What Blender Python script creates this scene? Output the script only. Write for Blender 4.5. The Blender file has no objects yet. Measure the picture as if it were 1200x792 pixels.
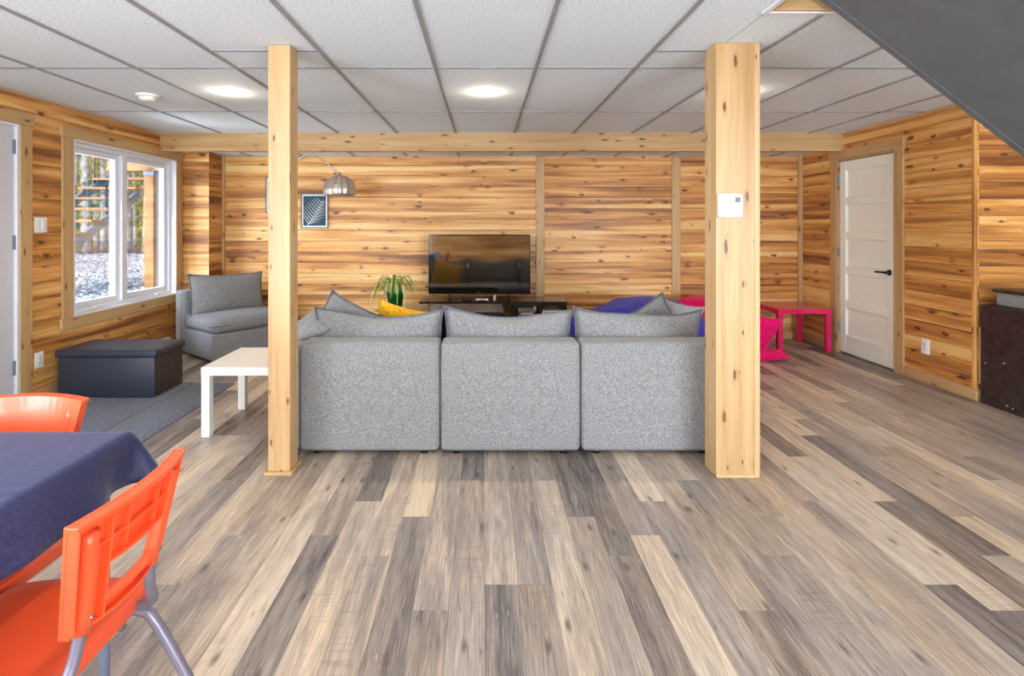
import bpy, bmesh, math, random
from mathutils import Vector, Matrix, Euler, noise
R = random.Random(7)
PI = math.pi
scene = bpy.context.scene
COL = scene.collection

# ------------------------------------------------------------------ camera
CAMH = 1.30
cam = bpy.data.cameras.new('camera'); camo = bpy.data.objects.new('camera', cam); COL.objects.link(camo)
camo.location = (0, 0, CAMH); camo.rotation_euler = (PI/2, 0, 0)
cam.sensor_width = 36; cam.lens = 18.75; cam.shift_x = 0.0275; cam.shift_y = -0.11
cam.clip_start = 0.05; cam.clip_end = 200
scene.camera = camo

# ------------------------------------------------------------------ world, sun, exposure
vs = scene.view_settings
scene.display_settings.display_device = 'sRGB'
vs.view_transform = 'Standard'; vs.look = 'None'; vs.gamma = 1.0; vs.use_curve_mapping = False
vs.exposure = 0.30
W = bpy.data.worlds.new('sky'); scene.world = W; W.use_nodes = True
wn = W.node_tree.nodes; wl = W.node_tree.links; wn.clear()
so = wn.new('ShaderNodeOutputWorld'); sb = wn.new('ShaderNodeBackground'); st = wn.new('ShaderNodeTexSky')
st.sky_type = 'NISHITA'; st.sun_disc = False; st.sun_elevation = math.radians(48); st.sun_rotation = math.radians(198)
st.air_density = 1.0; st.dust_density = 1.5
sb.inputs['Strength'].default_value = 0.42
wl.new(st.outputs[0], sb.inputs[0]); wl.new(sb.outputs[0], so.inputs[0])

def light(name, kind, loc, rot, energy, color, size=None, size_y=None, spot=None, spread=None):
    l = bpy.data.lights.new(name, kind); l.energy = energy; l.color = color
    if kind == 'AREA':
        l.size = size
        if size_y: l.shape = 'RECTANGLE'; l.size_y = size_y
        else: l.shape = 'DISK'
        if spread: l.spread = spread
    if kind == 'SPOT':
        l.spot_size = spot; l.spot_blend = 0.8; l.shadow_soft_size = size
    if kind == 'SUN': l.angle = size
    o = bpy.data.objects.new(name, l); COL.objects.link(o); o.location = loc; o.rotation_euler = rot
    return o
light('sun', 'SUN', (-8, -8, 10), Vector((0.25, 0.75, -1.0)).to_track_quat('-Z', 'Y').to_euler(), 5.5, (1.0, 0.93, 0.82), math.radians(1.5))
# area lamps standing in for daylight at the openings of the room
light('daylight_patio_left', 'AREA', (-2.30, -2.92, 1.25), Euler((math.radians(107), 0, 0)), 130, (0.78, 0.88, 1.0), 1.5, 1.7)
light('daylight_patio_right', 'AREA', (2.93, -2.92, 1.25), Euler((math.radians(107), 0, 0)), 265, (0.82, 0.91, 1.0), 2.6, 1.7)
light('daylight_side_window', 'AREA', (-3.26, -0.55, 1.20), Euler((0, math.radians(-112), 0)), 150, (0.80, 0.87, 1.0), 1.5, 1.5)
light('yard_fill_lamp', 'AREA', (-6.6, 2.0, 3.4), (V := Vector((-2.6, 5.2, 0.4)) - Vector((-6.6, 2.0, 3.4))).to_track_quat('-Z', 'Y').to_euler(), 620, (0.74, 0.83, 1.0), 1.6, 1.0)  # added unseen lamp, throws cool fill through the window onto the armchair
light('ceiling_fill_outside', 'AREA', (-5.0, 3.8, 0.55), (Vector((-0.6, 5.3, 2.1)) - Vector((-5.0, 3.8, 0.55))).to_track_quat('-Z', 'Y').to_euler(), 170, (0.86, 0.91, 1.0), 1.6, 1.0)  # added unseen lamp outside, aimed up to brighten the far ceiling

# ------------------------------------------------------------------ material helpers
def new_mat(name):
    m = bpy.data.materials.new(name); m.use_nodes = True
    nt = m.node_tree; b = nt.nodes['Principled BSDF']
    return m, nt, b
def lin(c):
    def f(x):
        x /= 255.0
        return x/12.92 if x <= 0.04045 else ((x+0.055)/1.055)**2.4
    return (f(c[0]), f(c[1]), f(c[2]), 1)
def node(nt, t, **kw):
    n = nt.nodes.new(t)
    for k, v in kw.items(): setattr(n, k, v)
    return n
def ramp(nt, stops, interp='LINEAR'):
    r = nt.nodes.new('ShaderNodeValToRGB'); cr = r.color_ramp; cr.interpolation = interp
    while len(cr.elements) < len(stops): cr.elements.new(0.5)
    for e, (p, c) in zip(cr.elements, stops):
        e.position = p; e.color = c if len(c) == 4 else (*c, 1)
    return r
def math_n(nt, op, a, b=None, c=None):
    n = nt.nodes.new('ShaderNodeMath'); n.operation = op
    for i, v in enumerate((a, b, c)):
        if v is None: continue
        if isinstance(v, (int, float)): n.inputs[i].default_value = v
        else: nt.links.new(v, n.inputs[i])
    return n.outputs[0]
def mix_rgb(nt, fac, a, b, mode='MIX'):
    n = nt.nodes.new('ShaderNodeMix'); n.data_type = 'RGBA'; n.blend_type = mode
    for idx, v in ((0, fac), (6, a), (7, b)):
        if isinstance(v, (int, float)): n.inputs[idx].default_value = v
        elif isinstance(v, tuple): n.inputs[idx].default_value = v
        else: nt.links.new(v, n.inputs[idx])
    return n.outputs[2]
def vmul(nt, v, s):
    n = nt.nodes.new('ShaderNodeVectorMath'); n.operation = 'MULTIPLY'
    nt.links.new(v, n.inputs[0]); n.inputs[1].default_value = s
    return n.outputs[0]

def plain(name, rgb, rough=0.5, metal=0.0, noise_amt=0.05, noise_scale=20, spec=0.5, coat=0.0, bump=0.0, emis=None):
    m, nt, b = new_mat(name)
    c = lin(rgb)
    tc = node(nt, 'ShaderNodeTexCoord'); nz = node(nt, 'ShaderNodeTexNoise')
    nz.inputs['Scale'].default_value = noise_scale; nz.inputs['Detail'].default_value = 4
    nt.links.new(tc.outputs['Object'], nz.inputs['Vector'])
    d = tuple(x*(1-noise_amt*1.6) for x in c[:3]) + (1,); l = tuple(min(1, x*(1+noise_amt*1.6)) for x in c[:3]) + (1,)
    r = ramp(nt, [(0.3, d), (0.7, l)]); nt.links.new(nz.outputs[0], r.inputs[0]); nt.links.new(r.outputs[0], b.inputs['Base Color'])
    b.inputs['Roughness'].default_value = rough; b.inputs['Metallic'].default_value = metal
    b.inputs['Specular IOR Level'].default_value = spec; b.inputs['Coat Weight'].default_value = coat
    if bump:
        bp = node(nt, 'ShaderNodeBump'); bp.inputs['Strength'].default_value = bump; bp.inputs['Distance'].default_value = 0.003
        nt.links.new(nz.outputs[0], bp.inputs['Height']); nt.links.new(bp.outputs[0], b.inputs['Normal'])
    if emis:
        b.inputs['Emission Color'].default_value = (*emis[:3], 1); b.inputs['Emission Strength'].default_value = emis[3]
    return m

def pine(name, stops, knot_dens=0.45, fig=1.0, knot_scale=(3.6, 8.0, 1), rough=0.42, tone_amt=0.5):
    """wood grain in board coordinates: gc = (along, across, tone)"""
    m, nt, b = new_mat(name); L = nt.links
    at = node(nt, 'ShaderNodeAttribute'); at.attribute_name = 'gc'
    sp = node(nt, 'ShaderNodeSeparateXYZ'); L.new(at.outputs['Vector'], sp.inputs[0])
    flat = node(nt, 'ShaderNodeCombineXYZ'); L.new(sp.outputs[0], flat.inputs[0]); L.new(sp.outputs[1], flat.inputs[1])
    # knots
    vo = node(nt, 'ShaderNodeTexVoronoi'); vo.voronoi_dimensions = '2D'; vo.feature = 'F1'; vo.inputs['Scale'].default_value = 1
    nzw = node(nt, 'ShaderNodeTexNoise'); nzw.inputs['Scale'].default_value = 14
    L.new(flat.outputs[0], nzw.inputs['Vector'])
    vv = vmul(nt, flat.outputs[0], knot_scale)
    addw = node(nt, 'ShaderNodeMix'); addw.data_type = 'VECTOR'; addw.inputs[0].default_value = 0.05
    L.new(vv, addw.inputs[4]); L.new(nzw.outputs['Color'], addw.inputs[5])
    ad = node(nt, 'ShaderNodeVectorMath'); ad.operation = 'ADD'
    sc = vmul(nt, nzw.outputs['Color'], (0.22, 0.22, 0)); L.new(vv, ad.inputs[0]); L.new(sc, ad.inputs[1])
    L.new(ad.outputs[0], vo.inputs['Vector'])
    sc2 = node(nt, 'ShaderNodeSeparateColor'); L.new(vo.outputs['Color'], sc2.inputs[0])
    size = math_n(nt, 'MULTIPLY', math_n(nt, 'GREATER_THAN', sc2.outputs[0], 1-knot_dens), math_n(nt, 'MULTIPLY_ADD', sc2.outputs[1], 0.10, 0.05))
    kd = math_n(nt, 'SUBTRACT', size, vo.outputs['Distance'])          # >0 inside the knot
    kmask = node(nt, 'ShaderNodeMapRange'); kmask.inputs['From Min'].default_value = -0.015; kmask.inputs['From Max'].default_value = 0.03; kmask.clamp = True
    L.new(kd, kmask.inputs['Value'])
    halo = node(nt, 'ShaderNodeMapRange'); halo.inputs['From Min'].default_value = -0.22; halo.inputs['From Max'].default_value = 0.0; halo.clamp = True
    L.new(kd, halo.inputs['Value'])
    has = math_n(nt, 'GREATER_THAN', sc2.outputs[0], 1-knot_dens)
    haloK = math_n(nt, 'MULTIPLY', halo.outputs[0], has)
    # grain, bent round the knots
    vbend = math_n(nt, 'MULTIPLY_ADD', haloK, 0.018, sp.outputs[1])
    gv = node(nt, 'ShaderNodeCombineXYZ'); L.new(sp.outputs[0], gv.inputs[0]); L.new(vbend, gv.inputs[1])
    n1 = node(nt, 'ShaderNodeTexNoise'); n1.inputs['Scale'].default_value = 1; n1.inputs['Detail'].default_value = 4; n1.inputs['Distortion'].default_value = 0.6
    L.new(vmul(nt, gv.outputs[0], (0.8, 17, 1)), n1.inputs['Vector'])
    n2 = node(nt, 'ShaderNodeTexNoise'); n2.inputs['Scale'].default_value = 1; n2.inputs['Detail'].default_value = 5
    L.new(vmul(nt, gv.outputs[0], (4, 170, 1)), n2.inputs['Vector'])
    n3 = node(nt, 'ShaderNodeTexNoise'); n3.inputs['Scale'].default_value = 1; n3.inputs['Detail'].default_value = 2
    L.new(vmul(nt, gv.outputs[0], (0.45, 11, 1)), n3.inputs['Vector'])
    f = math_n(nt, 'MULTIPLY_ADD', math_n(nt, 'SUBTRACT', n1.outputs[0], 0.5), 1.1*fig, 0.5)
    f = math_n(nt, 'MULTIPLY_ADD', math_n(nt, 'SUBTRACT', n2.outputs[0], 0.5), 0.45, f)
    f = math_n(nt, 'MULTIPLY_ADD', math_n(nt, 'SUBTRACT', n3.outputs[0], 0.5), 0.8*fig, f)
    f = math_n(nt, 'MULTIPLY_ADD', math_n(nt, 'SUBTRACT', sp.outputs[2], 0.5), tone_amt, f)
    f = math_n(nt, 'MULTIPLY_ADD', haloK, 0.10, f)
    rp = ramp(nt, stops); L.new(f, rp.inputs[0])
    # thin dark streaks
    n4 = node(nt, 'ShaderNodeTexNoise'); n4.inputs['Scale'].default_value = 1; n4.inputs['Detail'].default_value = 3
    L.new(vmul(nt, gv.outputs[0], (1.6, 55, 1)), n4.inputs['Vector'])
    st_ = node(nt, 'ShaderNodeMapRange'); st_.inputs['From Min'].default_value = 0.64; st_.inputs['From Max'].default_value = 0.74; st_.clamp = True
    L.new(n4.outputs[0], st_.inputs['Value'])
    c = mix_rgb(nt, math_n(nt, 'MULTIPLY', st_.outputs[0], 0.55*fig), rp.outputs[0], (0.16, 0.055, 0.018, 1))
    c = mix_rgb(nt, math_n(nt, 'MULTIPLY', kmask.outputs[0], 0.88), c, (0.085, 0.028, 0.012, 1))
    L.new(c, b.inputs['Base Color'])
    b.inputs['Roughness'].default_value = rough
    bp = node(nt, 'ShaderNodeBump'); bp.inputs['Strength'].default_value = 0.15; bp.inputs['Distance'].default_value = 0.002
    L.new(n2.outputs[0], bp.inputs['Height']); L.new(bp.outputs[0], b.inputs['Normal'])
    return m

M = {}
M['pine'] = pine('pine_cladding', [(0.08, (0.86, 0.59, 0.25)), (0.30, (0.79, 0.45, 0.15)), (0.50, (0.66, 0.31, 0.078)), (0.70, (0.44, 0.18, 0.045)), (0.95, (0.20, 0.07, 0.018))], knot_dens=0.40, fig=1.35, tone_amt=0.40, knot_scale=(4.0, 9.0, 1))
M['pale'] = pine('pale_spruce', [(0.15, (0.62, 0.435, 0.225)), (0.45, (0.54, 0.345, 0.155)), (0.75, (0.40, 0.22, 0.08)), (0.95, (0.28, 0.13, 0.045))], knot_dens=0.34, fig=0.6, knot_scale=(4.4, 15.0, 1), tone_amt=0.35)

# laminate floor
def laminate():
    m, nt, b = new_mat('oak_laminate'); L = nt.links
    at = node(nt, 'ShaderNodeAttribute'); at.attribute_name = 'gc'
    sp = node(nt, 'ShaderNodeSeparateXYZ'); L.new(at.outputs['Vector'], sp.inputs[0])
    flat = node(nt, 'ShaderNodeCombineXYZ'); L.new(sp.outputs[0], flat.inputs[0]); L.new(sp.outputs[1], flat.inputs[1])
    base = ramp(nt, [(0.0, lin((90, 83, 80))), (0.25, lin((128, 119, 113))), (0.5, lin((158, 145, 133))), (0.75, lin((186, 170, 152))), (1.0, lin((214, 197, 173)))])
    n1 = node(nt, 'ShaderNodeTexNoise'); n1.inputs['Scale'].default_value = 1; n1.inputs['Detail'].default_value = 6; n1.inputs['Distortion'].default_value = 1.0
    L.new(vmul(nt, flat.outputs[0], (1.7, 20, 1)), n1.inputs['Vector'])
    n2 = node(nt, 'ShaderNodeTexNoise'); n2.inputs['Scale'].default_value = 1; n2.inputs['Detail'].default_value = 6
    L.new(vmul(nt, flat.outputs[0], (9, 180, 1)), n2.inputs['Vector'])
    f = math_n(nt, 'MULTIPLY_ADD', math_n(nt, 'SUBTRACT', n1.outputs[0], 0.5), 1.1, sp.outputs[2])
    f = math_n(nt, 'MULTIPLY_ADD', math_n(nt, 'SUBTRACT', n2.outputs[0], 0.5), 1.0, f)
    L.new(f, base.inputs[0])
    # saw marks across
    n3 = node(nt, 'ShaderNodeTexNoise'); n3.inputs['Scale'].default_value = 1; n3.inputs['Detail'].default_value = 2
    L.new(vmul(nt, flat.outputs[0], (110, 5, 1)), n3.inputs['Vector'])
    s3 = node(nt, 'ShaderNodeMapRange'); s3.inputs['From Min'].default_value = 0.52; s3.inputs['From Max'].default_value = 0.7; s3.clamp = True
    L.new(n3.outputs[0], s3.inputs['Value'])
    n5 = node(nt, 'ShaderNodeTexNoise'); n5.inputs['Scale'].default_value = 1
    L.new(vmul(nt, flat.outputs[0], (1.5, 5, 1)), n5.inputs['Vector'])
    m5 = node(nt, 'ShaderNodeMapRange'); m5.inputs['From Min'].default_value = 0.5; m5.inputs['From Max'].default_value = 0.62; m5.clamp = True
    L.new(n5.outputs[0], m5.inputs['Value'])
    c = mix_rgb(nt, math_n(nt, 'MULTIPLY', math_n(nt, 'MULTIPLY', s3.outputs[0], m5.outputs[0]), 0.28), base.outputs[0], lin((96, 80, 66)))
    # hue drift: cool to warm
    n6 = node(nt, 'ShaderNodeTexNoise'); n6.inputs['Scale'].default_value = 1; n6.inputs['Detail'].default_value = 1
    L.new(vmul(nt, flat.outputs[0], (0.9, 3.5, 1)), n6.inputs['Vector'])
    m6 = node(nt, 'ShaderNodeMapRange'); m6.inputs['From Min'].default_value = 0.35; m6.inputs['From Max'].default_value = 0.7; m6.clamp = True
    L.new(n6.outputs[0], m6.inputs['Value'])
    tint = ramp(nt, [(0, (0.93, 0.96, 1.04)), (1, (1.08, 0.98, 0.86))]); L.new(m6.outputs[0], tint.inputs[0])
    c = mix_rgb(nt, 0.6, c, tint.outputs[0], 'MULTIPLY')
    # white chips and dark knots
    n4 = node(nt, 'ShaderNodeTexNoise'); n4.inputs['Scale'].default_value = 1; n4.inputs['Detail'].default_value = 3
    L.new(vmul(nt, flat.outputs[0], (9, 70, 1)), n4.inputs['Vector'])
    m4 = node(nt, 'ShaderNodeMapRange'); m4.inputs['From Min'].default_value = 0.69; m4.inputs['From Max'].default_value = 0.74; m4.clamp = True
    L.new(n4.outputs[0], m4.inputs['Value'])
    c = mix_rgb(nt, math_n(nt, 'MULTIPLY', m4.outputs[0], 0.5), c, lin((222, 214, 204)))
    d4 = node(nt, 'ShaderNodeMapRange'); d4.inputs['From Min'].default_value = 0.33; d4.inputs['From Max'].default_value = 0.27; d4.clamp = True
    L.new(n4.outputs[0], d4.inputs['Value'])
    c = mix_rgb(nt, math_n(nt, 'MULTIPLY', d4.outputs[0], 0.6), c, lin((66, 54, 46)))
    vo = node(nt, 'ShaderNodeTexVoronoi'); vo.voronoi_dimensions = '2D'; vo.inputs['Scale'].default_value = 1
    L.new(vmul(nt, flat.outputs[0], (3.2, 9, 1)), vo.inputs['Vector'])
    vcs = node(nt, 'ShaderNodeSeparateColor'); L.new(vo.outputs['Color'], vcs.inputs[0])
    km = node(nt, 'ShaderNodeMapRange'); km.inputs['From Min'].default_value = 0.13; km.inputs['From Max'].default_value = 0.03; km.clamp = True
    L.new(vo.outputs['Distance'], km.inputs['Value'])
    c = mix_rgb(nt, math_n(nt, 'MULTIPLY', math_n(nt, 'MULTIPLY', km.outputs[0], math_n(nt, 'GREATER_THAN', vcs.outputs[0], 0.72)), 0.7), c, lin((70, 56, 48)))
    L.new(c, b.inputs['Base Color']); b.inputs['Roughness'].default_value = 0.40
    b.inputs['Specular IOR Level'].default_value = 0.45
    bp = node(nt, 'ShaderNodeBump'); bp.inputs['Strength'].default_value = 0.12; bp.inputs['Distance'].default_value = 0.002
    L.new(n2.outputs[0], bp.inputs['Height']); L.new(bp.outputs[0], b.inputs['Normal'])
    return m
M['floor'] = laminate()

def fabric(name, dark, lightc, scale=260, rough=0.95, bump=0.4):
    m, nt, b = new_mat(name); L = nt.links
    tc = node(nt, 'ShaderNodeTexCoord')
    def n(sc, det=3):
        z = node(nt, 'ShaderNodeTexNoise'); z.inputs['Scale'].default_value = sc; z.inputs['Detail'].default_value = det
        L.new(tc.outputs['Object'], z.inputs['Vector']); return z
    a, c2 = n(scale, 2), n(scale*.42, 4)
    f = math_n(nt, 'ADD', math_n(nt, 'MULTIPLY', a.outputs[0], 0.55), math_n(nt, 'MULTIPLY', c2.outputs[0], 0.45))
    r = ramp(nt, [(0.38, lin(dark)), (0.62, lin(lightc))]); L.new(f, r.inputs[0]); L.new(r.outputs[0], b.inputs['Base Color'])
    b.inputs['Roughness'].default_value = rough; b.inputs['Specular IOR Level'].default_value = 0.15
    b.inputs['Sheen Weight'].default_value = 0.1
    bp = node(nt, 'ShaderNodeBump'); bp.inputs['Strength'].default_value = bump; bp.inputs['Distance'].default_value = 0.002
    L.new(f, bp.inputs['Height']); L.new(bp.outputs[0], b.inputs['Normal'])
    return m
M['grey_fabric'] = fabric('grey_melange_fabric', (104, 105, 106), (159, 159, 159), 260)
M['piping'] = fabric('dark_grey_piping', (78, 82, 90), (118, 122, 130))
M['yellow'] = fabric('mustard_fabric', (196, 140, 20), (236, 180, 40), 90, bump=0.2)
M['navy'] = fabric('navy_cloth', (24, 34, 72), (46, 58, 108), 300, rough=0.5, bump=0.12)
M['navy'].node_tree.nodes['Principled BSDF'].inputs['Specular IOR Level'].default_value = 0.55
M['blue'] = fabric('royal_blue_fabric', (44, 42, 128), (66, 64, 170), 40, rough=0.7, bump=0.1)
M['pink'] = fabric('magenta_fabric', (206, 0, 84), (236, 10, 116), 40, rough=0.7, bump=0.1)
M['white_cloth'] = fabric('white_fabric', (226, 224, 214), (246, 245, 238), 120)
M['rug'] = fabric('charcoal_mat_pile', (76, 82, 98), (128, 134, 152), 190)
M['orange'] = plain('orange_plastic', (240, 88, 44), 0.33, noise_amt=0.02, coat=0.15)
M['steel'] = plain('grey_painted_tube', (126, 122, 138), 0.35, metal=0.35, noise_amt=0.03)
M['chrome'] = plain('brushed_chrome', (190, 188, 184), 0.25, metal=1.0, noise_amt=0.05)
M['black'] = plain('black_plastic', (22, 21, 23), 0.4, noise_amt=0.08)
M['blackmetal'] = plain('black_iron', (26, 25, 25), 0.35, metal=0.5)
M['ottoman'] = plain('dark_slate_leatherette', (42, 47, 60), 0.45, noise_amt=0.12, noise_scale=140, bump=0.3)
M['blackwood'] = plain('black_brown_veneer', (44, 34, 34), 0.22, noise_amt=0.15, noise_scale=8, coat=0.3)
M['cabinet'] = plain('worn_dark_brown_board', (52, 41, 38), 0.35, noise_amt=0.35, noise_scale=26)
M['chip'] = plain('bare_wood_chip', (214, 190, 150), 0.7)
M['white'] = plain('white_lacquer', (238, 237, 230), 0.25, noise_amt=0.01)
M['white_vinyl'] = plain('white_vinyl', (226, 229, 235), 0.35, noise_amt=0.01)
M['doorwhite'] = plain('white_door_paint', (240, 241, 228), 0.4, noise_amt=0.01)
M['doorgrey'] = plain('pale_grey_door_paint', (206, 207, 212), 0.4, noise_amt=0.01)
M['plasticw'] = plain('white_plastic', (240, 240, 238), 0.35, noise_amt=0.01)
M['gridm'] = plain('ceiling_grid_metal', (150, 152, 154), 0.55, noise_amt=0.02)
M['plaster'] = plain('white_plaster', (232, 232, 232), 0.8, noise_amt=0.02)
M['stairgrey'] = plain('grey_stair_paint', (94, 97, 100), 0.7, noise_amt=0.05, noise_scale=9)
M['pinklac'] = plain('magenta_lacquer', (214, 22, 92), 0.2, noise_amt=0.02, coat=0.4)
M['tvblack'] = plain('tv_gloss_black', (20, 20, 24), 0.12, noise_amt=0.02)
M['green'] = plain('green_plastic_pot', (22, 106, 44), 0.35, noise_amt=0.06)
M['soil'] = plain('potting_soil', (60, 42, 30), 0.9, noise_amt=0.3, noise_scale=60)
M['frameg'] = plain('slate_frame', (96, 104, 114), 0.4)
M['mat'] = plain('white_mount', (236, 234, 228), 0.7, noise_amt=0.01)
M['teal'] = plain('teal_print', (26, 66, 82), 0.6, noise_amt=0.15)
M['leafprint'] = plain('pale_leaf_print', (206, 214, 212), 0.6, noise_amt=0.08)
M['bark'] = plain('pale_grey_bark', (176, 178, 188), 0.9, noise_amt=0.4, noise_scale=7, bump=0.5)
M['outwood'] = plain('cedar_outdoor_wood', (178, 130, 84), 0.7, noise_amt=0.2, noise_scale=6)
M['outgrey'] = plain('galvanised_grey_steel', (128, 140, 162), 0.5, metal=0.2)
M['forest'] = plain('forest_soil', (92, 84, 64), 0.95, noise_amt=0.4, noise_scale=3)
M['bin'] = plain('grey_translucent_bin', (138, 142, 142), 0.3, noise_amt=0.06)
M['lcd'] = plain('lcd_grey', (92, 100, 96), 0.3)
M['lcdd'] = plain('lcd_dark', (44, 50, 48), 0.3)

def tile_mat():
    m, nt, b = new_mat('fissured_ceiling_tile'); L = nt.links
    tc = node(nt, 'ShaderNodeTexCoord')
    z = node(nt, 'ShaderNodeTexNoise'); z.inputs['Scale'].default_value = 95; z.inputs['Detail'].default_value = 2
    L.new(tc.outputs['Object'], z.inputs['Vector'])
    r = ramp(nt, [(0.34, lin((204, 215, 222))), (0.48, lin((230, 240, 247))), (0.6, lin((235, 245, 252)))])
    L.new(z.outputs[0], r.inputs[0]); L.new(r.outputs[0], b.inputs['Base Color']); b.inputs['Roughness'].default_value = 0.9
    bp = node(nt, 'ShaderNodeBump'); bp.inputs['Strength'].default_value = 0.3; bp.inputs['Distance'].default_value = 0.002
    L.new(z.outputs[0], bp.inputs['Height']); L.new(bp.outputs[0], b.inputs['Normal'])
    return m
M['tile'] = tile_mat()
def glass_mat():
    m, nt, b = new_mat('window_glass'); L = nt.links
    nt.nodes.remove(b); out = nt.nodes['Material Output']
    t = node(nt, 'ShaderNodeBsdfTransparent'); g = node(nt, 'ShaderNodeBsdfGlossy'); g.inputs['Roughness'].default_value = 0.02
    fr = node(nt, 'ShaderNodeFresnel'); fr.inputs['IOR'].default_value = 1.45
    mx = node(nt, 'ShaderNodeMixShader'); L.new(math_n(nt, 'MULTIPLY', fr.outputs[0], 0.6), mx.inputs[0])
    t.inputs[0].default_value = (0.95, 0.97, 0.98, 1)
    L.new(t.outputs[0], mx.inputs[1]); L.new(g.outputs[0], mx.inputs[2]); L.new(mx.outputs[0], out.inputs[0])
    return m
M['glass'] = glass_mat()
def leaf_mat(name, a, c, trans=0.35):
    m, nt, b = new_mat(name); L = nt.links
    tc = node(nt, 'ShaderNodeTexCoord'); z = node(nt, 'ShaderNodeTexNoise'); z.inputs['Scale'].default_value = 5
    L.new(tc.outputs['Object'], z.inputs['Vector'])
    r = ramp(nt, [(0.35, lin(a)), (0.65, lin(c))]); L.new(z.outputs[0], r.inputs[0])
    tr = node(nt, 'ShaderNodeBsdfTranslucent'); mx = node(nt, 'ShaderNodeMixShader'); mx.inputs[0].default_value = trans
    L.new(r.outputs[0], b.inputs['Base Color']); L.new(r.outputs[0], tr.inputs[0]); b.inputs['Roughness'].default_value = 0.5
    L.new(b.outputs[0], mx.inputs[1]); L.new(tr.outputs[0], mx.inputs[2]); L.new(mx.outputs[0], nt.nodes['Material Output'].inputs[0])
    return m
M['leafA'] = leaf_mat('forest_leaves_yellow_green', (120, 150, 30), (220, 215, 70))
M['leafB'] = leaf_mat('forest_leaves_green', (60, 100, 40), (150, 180, 70))
M['spider'] = leaf_mat('spider_plant_leaf', (96, 140, 50), (190, 205, 110), 0.25)
M['spiderpale'] = leaf_mat('spider_plant_pale_leaf', (180, 190, 120), (225, 228, 180), 0.25)

# ------------------------------------------------------------------ mesh helpers
class MB:
    """collects geometry with a per-corner board coordinate"""
    def __init__(s): s.v = []; s.f = []; s.gc = []; s.smooth = []
    def face(s, idx, pts_gc=None, sm=False):
        s.f.append(idx); s.smooth.append(sm)
        s.gc.extend(pts_gc if pts_gc else [(s.v[i][0], s.v[i][1]+s.v[i][2], 0.5) for i in idx])
    def poly8(s, P, axis, off, tone):
        b = len(s.v); s.v.extend(P)
        for q in ((0,3,2,1),(4,5,6,7),(0,1,5,4),(1,2,6,5),(2,3,7,6),(3,0,4,7)):
            o = [i for i in range(3) if i != axis]
            s.face([b+i for i in q], [(P[i][axis]+off[0], P[i][o[0]]+P[i][o[1]]+off[1], tone) for i in q])
    def box(s, x0, x1, y0, y1, z0, z1, axis=0, tone=0.5, off=None):
        off = off or (R.uniform(0, 60), R.uniform(0, 60))
        s.poly8([(x0,y0,z0),(x1,y0,z0),(x1,y1,z0),(x0,y1,z0),(x0,y0,z1),(x1,y0,z1),(x1,y1,z1),(x0,y1,z1)], axis, off, tone)
    def board(s, O, U, N, u0, u1, v0, v1, th, ch, tone, V=Vector((0,0,1))):
        """V-grooved board on plane O,U,V with normal N; chamfered long edges"""
        off = (R.uniform(0, 60), R.uniform(0, 60))
        prof = [(v0, 0), (v0, th-ch), (v0+ch, th), (v1-ch, th), (v1, th-ch), (v1, 0)]
        b = len(s.v); pts = []
        for u in (u0, u1):
            for (v, n) in prof:
                s.v.append(tuple(O + U*u + V*v + N*n)); pts.append((u+off[0], v+n+off[1], tone))
        for i in range(5):
            q = (i, i+1, 7+i, 6+i); s.face([b+j for j in q], [pts[j] for j in q])
        for q in ((0,1,2,3,4,5), (11,10,9,8,7,6)): s.face([b+j for j in q], [pts[j] for j in q])
    def build(s, name, mat, parent=None, bevel=0.0, seg=1):
        me = bpy.data.meshes.new(name); me.from_pydata(s.v, [], s.f); 
        a = me.attributes.new('gc', 'FLOAT_VECTOR', 'CORNER')
        a.data.foreach_set('vector', [c for g in s.gc for c in g])
        me.polygons.foreach_set('use_smooth', s.smooth)
        bm = bmesh.new(); bm.from_mesh(me); bmesh.ops.recalc_face_normals(bm, faces=bm.faces); bm.to_mesh(me); bm.free()
        me.materials.append(mat)
        return link(name, me, parent, bevel, seg)
def link(name, me, parent=None, bevel=0.0, seg=1):
    o = bpy.data.objects.new(name, me); COL.objects.link(o)
    if parent: o.parent = parent
    if bevel:
        md = o.modifiers.new('bevel', 'BEVEL'); md.width = bevel; md.segments = seg; md.limit_method = 'ANGLE'
    return o
def empty(name, loc=(0,0,0), rotz=0, rot=None):
    o = bpy.data.objects.new(name, None); COL.objects.link(o); o.location = loc
    o.rotation_euler = rot if rot else (0, 0, rotz); o.empty_display_size = 0.1
    return o
def tag(o, label, cat, group=None):
    o['label'] = label; o['category'] = cat
    if group: o['group'] = group
    return o
def thing(name, label, cat, loc=(0,0,0), rotz=0, group=None, rot=None):
    return tag(empty(name, loc, rotz, rot), label, cat, group)
def struct(o): o['kind'] = 'structure'; return o
def box1(name, x0, x1, y0, y1, z0, z1, mat, parent=None, axis=0, tone=0.5, bevel=0.0, seg=1):
    m = MB(); m.box(x0, x1, y0, y1, z0, z1, axis, tone); return m.build(name, mat, parent, bevel, seg)
def bm_obj(name, bm, mat, parent=None, smooth=True, bevel=0.0, seg=1):
    me = bpy.data.meshes.new(name); bmesh.ops.recalc_face_normals(bm, faces=bm.faces); bm.to_mesh(me); bm.free()
    if smooth:
        for p in me.polygons: p.use_smooth = True
    me.materials.append(mat)
    return link(name, me, parent, bevel, seg)
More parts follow.
